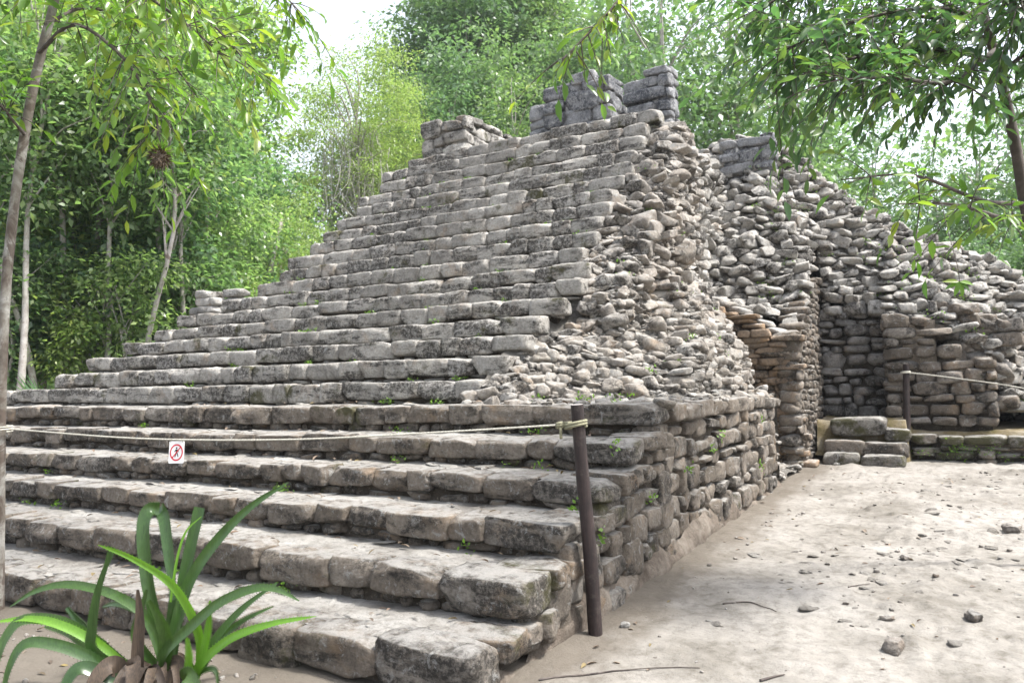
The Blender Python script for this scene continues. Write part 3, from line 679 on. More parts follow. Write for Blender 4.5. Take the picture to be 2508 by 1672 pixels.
def make_tree_meshes(name, seed, H, R, h0, ncl, per, leaf, wr, rc, mats, trunk_r=.12, lean=.3, stems=1, shape=1.0, flat=.55, limbs=18):
    r = np.random.default_rng(seed)
    u = rnd_unit(r, ncl); rad = r.random(ncl)**(1/2.4)
    irr = 1+.34*vnoise(u*1.7+seed, seed)
    C = u*(rad*irr)[:, None]*np.array([R, R, (H-h0)/2*shape]); C[:, 2] += (H+h0)/2
    # crown narrows towards its foot
    C[:, :2] *= np.clip(.55+.6*(C[:, 2:3]-h0)/(H-h0), .4, 1.0)
    top = np.array([lean*r.normal(), lean*r.normal(), 0])
    C[:, :2] += top[:2]
    rcl = rc*r.uniform(.6, 1.35, ncl); nn = np.maximum((per*(rcl/rc)**2).astype(int), 12)
    k = np.repeat(np.arange(ncl), nn); M = len(k)
    off = r.normal(size=(M, 3))*np.array([.6, .6, .6*flat]); P = C[k]+off*rcl[k][:, None]
    D = off*np.array([1, 1, .6])+r.normal(size=(M, 3))*.6+np.array([0, 0, -.35]); D /= np.linalg.norm(D, axis=1, keepdims=True)
    Nn = np.array([0, 0, 1.0])+r.normal(size=(M, 3))*.55; Nn /= np.linalg.norm(Nn, axis=1, keepdims=True)
    L = leaf*r.uniform(.6, 1.35, M); V, F = kite(P, D, Nn, L, L*wr)
    me_c = link(name+'_crown', V, [F], mats[0]); crown = me_c.data; bpy.data.objects.remove(me_c)
    mb = MB()
    for s in range(stems):
        b = np.array([r.normal()*.18*(stems > 1), r.normal()*.18*(stems > 1), -.25]); a = r.uniform(0, 6.28)
        t_ = np.array([top[0]+(.35*R*math.cos(a) if stems > 1 else 0), top[1]+(.35*R*math.sin(a) if stems > 1 else 0), h0+(H-h0)*.72])
        pts = spline([b, b+(t_-b)*.33+r.normal(size=3)*.12*np.array([1, 1, .2]), b+(t_-b)*.66+r.normal(size=3)*.2*np.array([1, 1, .2]), t_], 12)
        mb.add(*tube(pts, np.linspace(trunk_r*1.15, trunk_r*.35, 12)/(1 if stems == 1 else 1.4), 8, wob=.12, seed=seed+s))
        for j in r.choice(ncl, min(limbs, ncl), replace=False):
            z = np.clip(C[j, 2]-r.uniform(.3, .35+.28*H*.3), h0*.55, t_[2]-.05); q = (z-b[2])/(t_[2]-b[2]); i0 = pts[int(q*11)]
            m_ = (i0+C[j])/2+np.array([0, 0, .12*np.linalg.norm(C[j]-i0)])+r.normal(size=3)*.1
            mb.add(*tube(spline([i0, m_, C[j]], 6), np.linspace(trunk_r*.38, trunk_r*.08, 6), 5, cap=False))
    o = mb.build(name+'_trunk', mats[1]); tr = o.data; bpy.data.objects.remove(o)
    return crown, tr
def plant(kind, protos, x, y, H, label, cat, group=None, rz=None, wide=1.0, dz=0.0):
    crown, tr, H0 = protos
    s = H/H0; z = float(ground_z(np.array(x), np.array(y)))+dz
    t = empty(kind, (x, y, z), label, cat, group, rz if rz is not None else random.uniform(0, 6.28)); t.scale = (s*wide, s*wide, s)
    for nm, me in (('trunk', tr), ('crown', crown)):
        o = bpy.data.objects.new(nm, me); COL.objects.link(o); o.parent = t
    return t
def gpos(px, d): p = at(px, 940, d); return float(p[0]), float(p[1])

T_broad = [(*make_tree_meshes('broad%d' % k, 40+k, 10, 2.7, 2.6, 105, 85, .20, .5, .58, [L_broad, B_mid], .11), 10) for k in range(2)]
T_tall = [(*make_tree_meshes('tall', 50, 14, 2.9, 4.5, 120, 90, .21, .5, .62, [L_broad, B_pale], .14), 14)]
T_lime = [(*make_tree_meshes('lime%d' % k, 60+k, 10, 2.6, 2.6, 130, 190, .10, .42, .55, [L_lime, B_pale], .12, flat=.4, limbs=26), 10) for k in range(2)]
T_hill = [(*make_tree_meshes('hill%d' % k, 70+k, 12, 3.5, 1.5, 105, 85, .27, .5, .78, [L_blue, B_pale], .15), 12) for k in range(2)]
T_sap = [(*make_tree_meshes('sapling%d' % k, 80+k, 5, 1.3, 1.9, 60, 55, .16, .5, .40, [L_broad, B_pale], .05, stems=3, limbs=10), 5) for k in range(2)]
T_slim = [(*make_tree_meshes('slim%d' % k, 95+k, 10, 1.7, 4.6, 60, 60, .17, .5, .5, [L_broad, B_pale], .075, lean=.55, limbs=14), 10) for k in range(2)]
T_airy = [(*make_tree_meshes('airy', 90, 11, 3.0, 2.6, 80, 58, .25, .5, .70, [L_blue, B_pale], .13, limbs=30), 11)]

lab = 'leafy broadleaf tree in the dense forest left of the stairway'
for px, d, H in ((-90, 19, 9), (40, 20.5, 9.5), (175, 19, 8), (300, 21, 9), (420, 20, 7.5), (520, 23, 8.5), (90, 25, 12), (250, 26, 12), (390, 27, 13), (560, 28, 11)):
    x, y = gpos(px, d); plant('forest_tree', T_broad[(px//10) % 2], x, y, H, lab, 'tree', 'broadleaf trees left of the stairway')
lab = 'tall slender tree rising over the forest left of the stairway'
for px, d, H in ((-40, 26, 19), (60, 30, 20), (160, 28, 19), (270, 31, 21), (370, 28, 18), (470, 32, 20), (550, 34, 17)):
    x, y = gpos(px, d); plant('tall_tree', T_tall[0], x, y, H, lab, 'tree', 'tall trees left of the stairway')
lab = 'slim pale-trunked tree at the front of the forest left of the steps'
for px, d, H in ((35, 15.6, 10), (118, 16.2, 9), (175, 17.2, 11), (245, 16.6, 9.5), (300, 17.5, 10), (360, 17.0, 9), (405, 18.2, 10.5), (445, 17.6, 9), (505, 19.5, 10), (70, 17.4, 10.5), (215, 18.4, 11)):
    x, y = gpos(px, d); plant('slim_tree', T_slim[px % 2], x, y, H, lab, 'tree', 'slim trees at the forest edge')
lab = 'thin pale-stemmed sapling in the undergrowth left of the stairway'
for px, d, H in ((20, 16.4, 4.6), (95, 17.0, 4.0), (150, 18, 5.4), (215, 16.6, 3.9), (270, 17.6, 5.0), (330, 17, 4.4), (395, 18, 5.2), (455, 18.6, 4.8), (500, 19.5, 4.2), (550, 20.5, 4.5), (600, 22, 4.6), (645, 23.5, 4.2), (-40, 16.5, 5)):
    x, y = gpos(px, d); plant('sapling', T_sap[px % 2], x, y, H, lab, 'sapling', 'saplings left of the stairway')
for px, d, H, k, w, l in ((700, 25.5, 7.4, 0, .95, 'lime green feathery tree beside the left edge of the upper steps'),
                          (650, 29, 9.6, 1, .9, 'light green feathery tree between the tall trees and the lime tree'),
                          (880, 30, 13.2, 1, .85, 'tall yellow-green tree hung with grey moss left of the summit'),
                          (985, 32, 9.5, 0, .9, 'low yellow-green tree just behind the left summit pier')):
    x, y = gpos(px, d); plant('feathery_tree', T_lime[k], x, y, H, l, 'tree', wide=w)
# forked pale trunk tree near the stair edge
x, y = gpos(610, 23.5); FT = empty('forked_tree', (x, y, float(ground_z(np.array(x), np.array(y)))), 'pale forked trunk standing close to the left stair edge', 'tree')
mb = MB(); b = np.array([x, y, 0.0])
mb.add(*tube(spline([b, b+[.05, 0, 1.5], b+[-.25, 0, 3.6], b+[-.35, .1, 6.5]], 10), np.linspace(.2, .08, 10), 9, wob=.12))
mb.add(*tube(spline([b+[.04, 0, 1.2], b+[.35, 0, 2.8], b+[.55, .1, 4.4], b+[1.2, .2, 6.6]], 10), np.linspace(.16, .05, 10), 9, wob=.12))
for a, c in (((-.3, 0, 4.5), (-1.6, .2, 6.4)), ((.5, 0, 4.2), (1.9, -.2, 5.6)), ((.2, 0, 3.4), (1.5, .1, 4.6))): mb.add(*tube(spline([b+np.array(a), b+(np.array(a)+np.array(c))/2+[0, 0, .2], b+np.array(c)], 6), np.linspace(.05, .015, 6), 6))
under(FT, mb, 'trunk', B_pale)
rs = np.random.default_rng(44); P = b+np.array([.2, 0, 6.2])+rs.normal(size=(5200, 3))*np.array([1.1, 1.0, .7]); D = rnd_unit(rs, 5200); Nn = np.array([0, 0, 1])+rs.normal(size=(5200, 3))*.6
mb = MB(); L = rs.uniform(.07, .15, 5200); mb.add(*kite(P, D, Nn, L, L*.5)); under(FT, mb, 'crown', L_broad)
# grey hanging moss, a part of the moss-hung tree
moss_tree = [o for o in bpy.data.objects if o.get('label', '').startswith('tall yellow-green tree hung')][0]
mb = MB(); rs = np.random.default_rng(45)
bx, by = gpos(855, 29.2)
for k in range(260):
    a = rs.normal(size=2)*np.array([.8, .5]); z1 = rs.uniform(8.6, 12.2)-abs(a[0])*.8; ln = rs.uniform(.5, 1.0)*rs.uniform(1, 4.2)
    p = np.array([bx+a[0], by+a[1], z1]); q = [p+np.array([rs.normal()*.09*j, rs.normal()*.09*j, -ln*j/4]) for j in range(5)]
    mb.add(*tube(q, np.linspace(.018, .006, 5), 4, cap=False))
V = np.concatenate(mb.V); mw = Matrix.LocRotScale(moss_tree.location, moss_tree.rotation_euler, moss_tree.scale).inverted()
V = np.array([(mw @ Vector(v))[:] for v in V])
M_moss = plain('grey_hanging_moss', (.36, .34, .30), .9, .2, 8)
link('hanging_moss', V, mb.F, M_moss, moss_tree, mb.M)

lab = 'grey-green tree on the wooded rise behind the summit walls'
for px, d, H, k in ((1010, 36, 9.5, 0), (1090, 37, 11, 1), (1170, 42, 14.5, 0), (1240, 37, 11, 1), (1330, 43, 14, 0), (1420, 38, 10.5, 1), (1500, 42, 10, 0), (1130, 45, 15, 1), (1260, 47, 16.5, 0), (1390, 46, 14, 1), (1060, 44, 14, 1), (1190, 34, 7.5, 0), (1340, 34, 7.5, 1), (1480, 36, 7.5, 1), (1210, 44, 16, 1), (1320, 48, 16, 0)):
    x, y = gpos(px, d); plant('hillside_tree', T_hill[k], x, y, H, lab, 'tree', 'trees on the rise behind the summit')
lab = 'pale thinly leaved tree low on the rise behind the summit walls'
for px, d, H in ((1120, 32, 9), (1280, 33, 8.6), (1450, 33, 8.2)):
    x, y = gpos(px, d); plant('hillside_tree', T_airy[0], x, y, H, lab, 'tree', 'pale trees on the rise behind the summit')
lab = 'pale open-crowned tree beyond the right-hand rubble slope'
for px, d, H in ((1590, 36, 13.5), (1680, 30, 13.0), (1800, 33, 14), (1930, 29, 11), (2040, 34, 11), (2170, 30, 7.6), (2300, 31, 6.8), (2420, 27, 8.6), (2540, 30, 10.5), (2640, 24, 11)):
    x, y = gpos(px, d); plant('open_tree', T_airy[0], x, y, H, lab, 'tree', 'trees beyond the rubble slope')
lab = 'bushy blue-green tree low behind the right end of the rubble slope'
for px, d, H in ((2120, 23, 5.6), (2260, 22, 5.2), (2390, 21, 5.0), (2500, 20, 4.8), (2620, 20, 5.2), (1980, 25, 7)):
    x, y = gpos(px, d); plant('bushy_tree', T_hill[px % 2], x, y, H, lab, 'tree', 'bushy trees behind the rubble slope')
# far wood that reads as one mass
rs = np.random.default_rng(46); n = 42000
a = rs.uniform(R_(-82), R_(38), n); d = rs.uniform(38, 66, n); X = CAM[0]+np.sin(a)*d; Y = CAM[1]+np.cos(a)*d
zt_ = 7.5+2.5*fbm2(X*.12, Y*.12, 31, 3)-2.5*np.clip(np.degrees(a)+8, 0, 30)/30
P = np.stack([X, Y, ground_z(X, Y)+rs.random(n)**.8*zt_], -1); L = rs.uniform(.3, .65, n)
mb = MB(); mb.add(*kite(P, rnd_unit(rs, n), np.array([0, 0, 1])+rs.normal(size=(n, 3))*.6, L, L*.6))
tag(mb.build('distant_woodland', L_blue), kind='stuff')
# low undergrowth on the forest floor
n = 26000; px = rs.uniform(-150, 720, n); d = rs.uniform(15.5, 27, n)
Q = at(0, 940, 1.0)[None]*0+CAM+(_fw*FPX+_r2*(px[:, None]-1254)-_u2*104)/FPX*d[:, None]
m = fbm2(Q[:, 0]*.7, Q[:, 1]*.7, 37, 2) > -.25; Q = Q[m]; n = len(Q)
hgt = .15+.7*np.clip(fbm2(Q[:, 0]*.5, Q[:, 1]*.5, 38, 2)+.4, 0, 1.2)
P = np.stack([Q[:, 0], Q[:, 1], ground_z(Q[:, 0], Q[:, 1])+rs.random(n)*hgt], -1); L = rs.uniform(.08, .2, n)
mb = MB(); mb.add(*kite(P, rnd_unit(rs, n), np.array([0, 0, 1])+rs.normal(size=(n, 3))*.6, L, L*.45))
tag(mb.build('undergrowth', L_broad), kind='stuff')
# palmetto
def palmetto(px, d, s, label):
    x, y = gpos(px, d); t = empty('palmetto', (x, y, float(ground_z(np.array(x), np.array(y)))), label, 'palm', 'palmettos at the left foot of the steps')
    r = np.random.default_rng(int(px)); b = np.array(t.location)
    for k in range(7):
        a = k*.9+r.uniform(-.3, .3); el = r.uniform(.5, 1.3); u = np.array([math.cos(a)*math.cos(el), math.sin(a)*math.cos(el), math.sin(el)])
        tip = b+u*s*r.uniform(.7, 1.1); mb = MB(); mb.add(*tube(spline([b, (b+tip)/2+[0, 0, .06], tip], 6), .008, 5))
        side = np.cross(u, [0, 0, 1]); side /= np.linalg.norm(side); up_ = np.cross(side, u)
        m = 20; th = np.linspace(-1.9, 1.9, m); D = np.cos(th)[:, None]*u+np.sin(th)[:, None]*side; D += up_*.15-np.array([0, 0, .12])
        D /= np.linalg.norm(D, axis=1, keepdims=True); Ln = s*.62*(1-.12*np.abs(th))
        mb.add(*kite(np.repeat(tip[None], m, 0), D, np.repeat(up_[None], m, 0)+r.normal(size=(m, 3))*.25, Ln, np.full(m, .045*s)))
        under(t, mb, 'frond', L_palm)
palmetto(165, 15.6, 1.25, 'fan-leaved palmetto among thin trunks at the left end of the steps')
palmetto(95, 16.2, .9, 'small fan-leaved palmetto left of the bigger one, by the near trunk')
palmetto(330, 18.5, 1.1, 'fan-leaved palmetto in the shade behind the middle left steps')

# ------------------------------------------------------------------ near trees with overhanging sprays
def sprays(mbL, mbT, paths, ntw, lens, leaf, r, droop=.55, gap=.075, start=.15, dens=1.0):
    for pts in paths:
        n = len(pts)
        for k in range(int(ntw)):
            i = int((start+(1-start)*r.random())*(n-1)); p = pts[i]
            ax = pts[min(i+1, n-1)]-pts[max(i-1, 0)]; ax = ax/(np.linalg.norm(ax)+1e-9)
            d = ax*.7+rnd_unit(r, 1)[0]*.8+np.array([0, 0, -droop*r.uniform(.3, 1.3)]); d /= np.linalg.norm(d)
            ln = r.uniform(*lens); t = np.linspace(0, 1, 7)[:, None]
            tw = p+d*ln*t+np.array([0, 0, -1])*ln*.28*t*t+r.normal(size=(1, 3))*.04*t
            mbT.add(*tube(tw, np.linspace(.0045, .0015, 7), 4, cap=False))
            m = max(4, int(ln/gap*dens)); q = np.linspace(.12, 1, m); P = np.stack([np.interp(q*6, np.arange(7), tw[:, c]) for c in range(3)], -1)
            tg = tw[-1]-tw[0]; tg /= np.linalg.norm(tg); sd = np.cross(tg, [0, 0, 1.0])+r.normal(size=3)*.2; sd /= np.linalg.norm(sd)+1e-9
            sg = np.where(np.arange(m) % 2, 1, -1)[:, None]
            D = tg*.75+sd*sg*.75+np.array([0, 0, -.30])+r.normal(size=(m, 3))*.28; D /= np.linalg.norm(D, axis=1, keepdims=True)
            Nn = np.array([0, 0, 1.0])+r.normal(size=(m, 3))*.5
            L = leaf*r.uniform(.65, 1.25, m); mbL.add(*leaf6(P, D, Nn, L, L*r.uniform(.30, .42, m)))
def branch(P, n=16): return spline([at(*p) for p in P], n)
r = np.random.default_rng(51)
tb = at(-8, 1497, 5.9)
NL = empty('near_tree', tb, 'slim patchy-barked tree at the left edge holding the rope end', 'tree')
mb = MB(); tp = spline([tb-[0, 0, .1], at(-4, 1440, 5.9), at(-2, 1250, 5.9), at(2, 1000, 5.9), at(12, 740, 5.95), at(38, 480, 6), at(82, 213, 6.05), at(134, 0, 6.1), at(190, -260, 6.2)], 60)
rad = np.interp(np.linspace(0, 1, 60), [0, .03, .12, .5, 1], [.09, .057, .040, .036, .030]); mb.add(*tube(tp, rad, 14, wob=.09, seed=3)); under(NL, mb, 'trunk', B_near)
A = [branch([(134, -10, 6.1), (260, -60, 5.7), (430, 40, 5.4), (560, 150, 5.2)]), branch([(95, 130, 6.05), (180, 60, 5.8), (290, 130, 5.5), (372, 250, 5.3), (388, 330, 5.3)]),
     branch([(150, -100, 6.1), (400, -170, 6.1), (620, -80, 6.2), (735, 30, 6.3)]), branch([(60, 330, 6.0), (-20, 240, 5.7), (-110, 210, 5.5)]),
     branch([(170, -190, 6.15), (340, -80, 6.8), (520, 60, 7.2), (650, 210, 7.5)]), branch([(110, 60, 6.05), (230, 20, 6.4), (380, 110, 6.8), (500, 260, 7.0)]),
     branch([(150, -80, 6.1), (60, -120, 5.6), (-30, -60, 5.3), (-90, 40, 5.2)]), branch([(140, -40, 6.1), (230, -120, 5.3), (330, -110, 5.0), (450, -40, 4.9)])]
mL, mT = MB(), MB()
for a, r0 in zip(A, (.022, .018, .024, .012, .022, .016, .014, .018)): mT.add(*tube(a, np.linspace(r0, .005, len(a)), 6, cap=False, wob=.1))
sprays(mL, mT, A, 36, (.3, .65), .12, r, droop=.1, gap=.06)
under(NL, mT, 'branch', B_dark); under(NL, mL, 'crown', L_near)
ep = at(391, 385, 4.9)
AP = empty('air_plant', ep, 'round brown and green air plant hanging below the left tree branches', 'plant')
mb = MB(); n = 420; D = rnd_unit(r, n); D[:, 2] = np.abs(D[:, 2])*np.where(r.random(n) < .5, 1, -1); L = r.uniform(.045, .085, n)
mb.add(*kite(np.repeat(ep[None], n, 0)+D*.012, D, rnd_unit(r, n), L, np.full(n, .010)), 0); V_, F_ = stones([ep-[0, 0, .01]], [[.095, .095, .12]], n=8, k=(2, 2.4), rough=.12); mb.add(V_, F_, 0); n = 140
D = rnd_unit(r, n)+[0, 0, .7]; D /= np.linalg.norm(D, axis=1, keepdims=True); L = r.uniform(.06, .11, n); mb.add(*kite(np.repeat(ep[None], n, 0)+[0, 0, .03], D, rnd_unit(r, n), L, np.full(n, .012)), 1)
L_nest = leaf_mat('dry_air_plant_leaf', [(.05, .03, .015), (.09, .06, .03), (.035, .022, .012)], .1, .7, (1, .9, .7)); under(AP, mb, 'leaves', [L_nest, L_near])

r = np.random.default_rng(53)
rb = at(2760, 1470, 6.0); rb[2] = gz(rb[1])
NR = empty('near_tree', rb, 'slim dark-trunked tree leaning in from the right edge with low leafy branches', 'tree')
mb = MB(); tp = spline([rb-[0, 0, .1], at(2690, 1200, 6), at(2600, 860, 6), at(2520, 540, 6), at(2482, 330, 6), at(2440, 150, 6), at(2402, 0, 6), at(2350, -260, 6)], 50)
mb.add(*tube(tp, np.linspace(.052, .030, 50), 14, wob=.09, seed=8)); under(NR, mb, 'trunk', B_dark)
A = [branch([(2440, 150, 6), (2280, 120, 5.8), (2060, 150, 5.5), (1860, 230, 5.3)]), branch([(2415, 60, 6), (2200, -40, 5.8), (1980, -30, 5.7), (1800, 50, 5.6)]),
     branch([(2440, 120, 6), (2330, 200, 5.4), (2180, 190, 5.1), (2010, 200, 5.0)]), branch([(2380, -100, 6), (2200, -140, 6.4), (2020, -70, 6.7), (1900, 90, 6.9)]),
     branch([(2450, 180, 6), (2540, 120, 5.6), (2640, 160, 5.3)]), branch([(2400, -10, 6), (2320, 60, 6.6), (2220, 130, 7.0), (2100, 160, 7.2)]),
     branch([(2425, 90, 6), (2480, -20, 5.4), (2520, 60, 5.0)]), branch([(2405, 40, 6), (2280, 20, 5.6), (2100, 50, 5.4), (1900, 130, 5.3)]), branch([(2425, 100, 6), (2250, 40, 6.2), (2050, 90, 6.2), (1860, 130, 6.1)])]
Blow = [branch([(2510, 500, 6), (2400, 490, 5.6), (2240, 430, 5.3), (2060, 440, 5.2)]), branch([(2530, 560, 6), (2440, 530, 5.2), (2330, 500, 5.0), (2200, 500, 4.9)])]
Far = [branch([(2370, -150, 6), (2000, -270, 5.4), (1650, -160, 4.7), (1500, 20, 4.4), (1370, 155, 4.3)], 30)]
mL, mT, mL2 = MB(), MB(), MB()
for a in A+Blow+Far: mT.add(*tube(a, np.linspace(.02, .004, len(a)), 6, cap=False, wob=.1))
sprays(mL, mT, A, 58, (.3, .6), .118, r, droop=.05, gap=.052)
sprays(mL2, mT, Blow, 15, (.22, .45), .12, r, droop=.05, gap=.06)
sprays(mL2, mT, Far, 22, (.15, .34), .10, r, droop=.5, start=.66, gap=.08)
tw = spline([at(2300, 470, 4.6), at(2320, 560, 4.5), at(2345, 650, 4.4), at(2350, 690, 4.4)], 8); mT.add(*tube(tw, .002, 4))
P = np.array([tw[-1]]*6); D = np.array([_r2*c-_u2*s for c, s in ((1, .1), (.8, .6), (.3, 1), (-.3, .9), (-.9, .4), (-1, -.1))]); mL2.add(*leaf6(P, D, np.repeat([[.3, -.8, .5]], 6, 0), np.full(6, .09), np.full(6, .03)))
under(NR, mT, 'branch', B_dark); under(NR, mL, 'crown', L_dark); under(NR, mL2, 'low_foliage', L_near)

# ------------------------------------------------------------------ rope barrier
M_post = plain('dark_painted_post', (.020, .013, .0125), .65, .5, 9)
t = M_post.node_tree; p = [q for q in t.nodes if q.type == 'BSDF_PRINCIPLED'][0]; co, _i = coords(t); mp = t.nodes.new('ShaderNodeMapping'); mp.inputs['Scale'].default_value = (70, 70, 5); t.links.new(co, mp.inputs[0])
nz = noise(t, mp.outputs[0], 1, 5, .7); sx = t.nodes.new('ShaderNodeSeparateXYZ'); t.links.new(co, sx.inputs[0])
t.links.new(mix(t, mul(t, thr(t, noise(t, co, 7, 6, .75), .56, .68), .55), mix(t, 1, p.inputs['Base Color'].links[0].from_socket, ramp(t, nz, [(.3, (.5, .5, .5)), (.7, (1.7, 1.6, 1.5))]), 'MULTIPLY'), (.085, .07, .06)), p.inputs['Base Color']); bump(t, p, nz, .6, .006)   # grain, scuffs and dried mud
M_posttop = plain('weathered_post_end', (.22, .20, .19), .8)
def post(b, t, r0, label, toplit_dust=0):
    b = np.array(b, float); t = np.array(t, float)
    p = empty('rope_post', b, label, 'post', 'rope barrier posts'); mb = MB(); q = spline([b-[0, 0, .12], b+(t-b)*.35+[.004, 0, 0], b+(t-b)*.7-[.003, 0, 0], t], 14)
    V, F = tube(q, np.linspace(r0*1.06, r0*.92, 14), 16, wob=.025, seed=2); mb.add(V[:-2], F[:1]); po = under(p, mb, 'pole', M_post); u_ = np.unique(F[2]); mb = MB(); mb.add(V[u_], np.searchsorted(u_, F[2])); under(p, mb, 'end_grain', M_posttop, part=po); return p
post(at(1460, 1548, 4.93), at(1413, 990, 4.90), .043, 'near dark brown rope post leaning left by the corner of the side wall')
post(at(2222, 1128, 12.1), at(2219, 890, 12.1), .05, 'far dark brown rope post standing in front of the stone bench')
def rope(pts, label, r0=.0062, pitch=.07, n=None, extra=()):
    pts = np.asarray(pts); ln = np.linalg.norm(np.diff(pts, axis=0), axis=1).sum(); n = n or int(ln/.012); c = spline(pts, n)
    T = np.gradient(c, axis=0); T /= np.linalg.norm(T, axis=1, keepdims=True); a = np.cross(T, [0, 0, 1.0]); a /= np.linalg.norm(a, axis=1, keepdims=True)+1e-9; b = np.cross(T, a)
    s = np.concatenate([[0], np.cumsum(np.linalg.norm(np.diff(c, axis=0), axis=1))]); mb = MB()
    for k in range(3):
        ph = s/pitch*2*np.pi+k*2.094; mb.add(*tube(c+(np.cos(ph)[:, None]*a+np.sin(ph)[:, None]*b)*r0*.5, r0*.62, 5))
    for e in extra: mb.add(*tube(spline(e, len(e)*6), r0*.95, 6))
    return tag(mb.build('rope', M_rope, origin=c[len(c)//2]), label, 'rope')
M_rope = plain('pale_rope', (.42, .40, .34), .85, .25, 60)
M_ropeo = plain('weathered_rope_knot', (.21, .20, .13), .9, .35, 60)
pc = at(1410, 1040, 4.91); tc = at(3, 1050, 5.9)
def coil(c, R, z0, turns, up=.02, tilt=.0, ph=0):
    t = np.linspace(0, turns*2*np.pi, int(turns*14)); return np.stack([c[0]+R*np.cos(t+ph), c[1]+R*np.sin(t+ph), c[2]+z0+up*t/(2*np.pi)+tilt*np.cos(t)], -1)
k0 = pc-_r2*.10
knot = [coil(pc, .066, -.02, 2.6, .017, .012), np.array([pc-_r2*.066-[0, 0, .0], k0+[0, 0, .012], k0-_r2*.02-[0, 0, .012], k0+[0, 0, -.016], pc-_r2*.06]), np.array([k0, k0+[.01, -.01, -.03], k0+[.008, 0, -.085]]),
        coil(k0, .017, -.012, 2.2, .012)]
P_ = [tc+_r2*.06, tc*.72+pc*.28-[0, 0, .075], tc*.45+pc*.55-[0, 0, .085], tc*.2+pc*.8-[0, 0, .04], k0]
rope(P_, 'pale twisted rope strung across the steps from the left tree to the near post', extra=[coil(tc, .072, -.02, 2.4, .018, .0)])
mb = MB()
for e in knot: mb.add(*tube(spline(e, len(e)*4), .0095, 7))
tag(mb.build('rope_knot', M_ropeo, origin=pc), 'weathered olive rope knot lashed round the near post', 'rope knot')
fc = at(2218, 912, 12.1)
rope([fc+_r2*.05, at(2340, 926, 11.6), at(2508, 951, 10.8), at(2700, 1000, 10)], 'pale rope running off to the right from the far post', .011, .09, 90, extra=[coil(fc, .062, -.015, 2.2, .015)])

# no-climbing sign hung from the rope
rp = spline(P_, 200); px_ = np.array([((p-CAM)@_r2)/((p-CAM)@_fw)*FPX+1254 for p in rp]); sp = rp[int(np.argmin(abs(px_-432)))]
SG = empty('warning_sign', sp-np.array([0, 0, .10]), 'small white no-entry sign with a red ring and struck-out walking figure, hung on the rope', 'sign')
ex = (rp[-1]-rp[0]); ex[2] = 0; ex /= np.linalg.norm(ex); ex = _rt*.85+ex*.15; ex /= np.linalg.norm(ex); ez = np.array([0.0, 0, 1.0])+ex*.05; ez /= np.linalg.norm(ez); ey = np.cross(ez, ex)   # ey points away from the viewer
c0 = sp-ez*.088
def plate(poly, th, off, m, mb):
    poly = np.asarray(poly, float); n = len(poly)
    a = np.array([c0+ex*u+ez*v-ey*off for u, v in poly]); b = a+ey*th; V = np.concatenate([a, b, [a.mean(0)], [b.mean(0)]]); i = np.arange(n); j = (i+1) % n
    mb.add(V, [np.stack([i, j, j+n, i+n], -1), np.stack([j, i, np.full(n, 2*n)], -1), np.stack([i+n, j+n, np.full(n, 2*n+1)], -1)], m)
M_white = plain('white_sign_plastic', (.78, .77, .75), .45, .06, 30); M_red = plain('red_sign_paint', (.55, .02, .04), .5, .08); M_black = plain('black_sign_paint', (.02, .02, .02), .5, .05)
def rr(w, h, r, n=5):
    o = []
    for cx_, cy_, a0 in ((w-r, h-r, 0), (-w+r, h-r, 90), (-w+r, -h+r, 180), (w-r, -h+r, 270)):
        for k in range(n): a = R_(a0+90*k/(n-1)); o.append((cx_+r*math.cos(a), cy_+r*math.sin(a)))
    return o
mb = MB(); plate(rr(.054, .078, .008), .003, 0, 0, mb); BD = under(SG, mb, 'board', M_white, False)
mb = MB(); n = 40; t = np.arange(n)*2*np.pi/n; ri, ro = .038, .046
V = np.concatenate([np.array([c0+ex*q*math.cos(a)+ez*(q*1.28*math.sin(a)-.002)-ey*o for a in t]) for q, o in ((ri, .0015), (ro, .0015), (ro, -.001), (ri, -.001))]); i = np.arange(n); j = (i+1) % n
mb.add(V, [np.stack([i, i+n, j+n, j], -1), np.stack([i+n, i+2*n, j+2*n, j+n], -1)], 0)
plate([(-.030, -.036), (-.025, -.041), (.032, .034), (.027, .039)], .002, .0021, 0, mb); under(SG, mb, 'red_ring', M_red, False, part=BD)
mb = MB(); plate([(.0055*math.cos(a), .029+.0065*math.sin(a)) for a in np.linspace(0, 6.28, 13)[:-1]], .001, .0012, 0, mb)
for poly in ([(-.006, .020), (.007, .020), (.008, -.004), (-.004, -.005)], [(-.004, -.003), (.003, -.004), (-.007, -.034), (-.012, -.033)], [(.001, -.003), (.008, -.004), (.016, -.032), (.011, -.034)], [(-.006, .019), (-.002, .016), (-.012, .001), (-.016, .003)], [(.006, .019), (.008, .014), (.017, .004), (.014, .001)]): plate(poly, .001, .0012, 0, mb)
under(SG, mb, 'walking_figure', M_black, False, part=BD)
for u in (-.042, .042):
    mb = MB(); q = c0+ex*u+ez*.07; mb.add(*tube([q, q+ez*.02+ey*.006, q+ez*.02-ey*.008, q-ey*.003], .0018, 5))
    under(SG, mb, 'tie', M_ropeo)

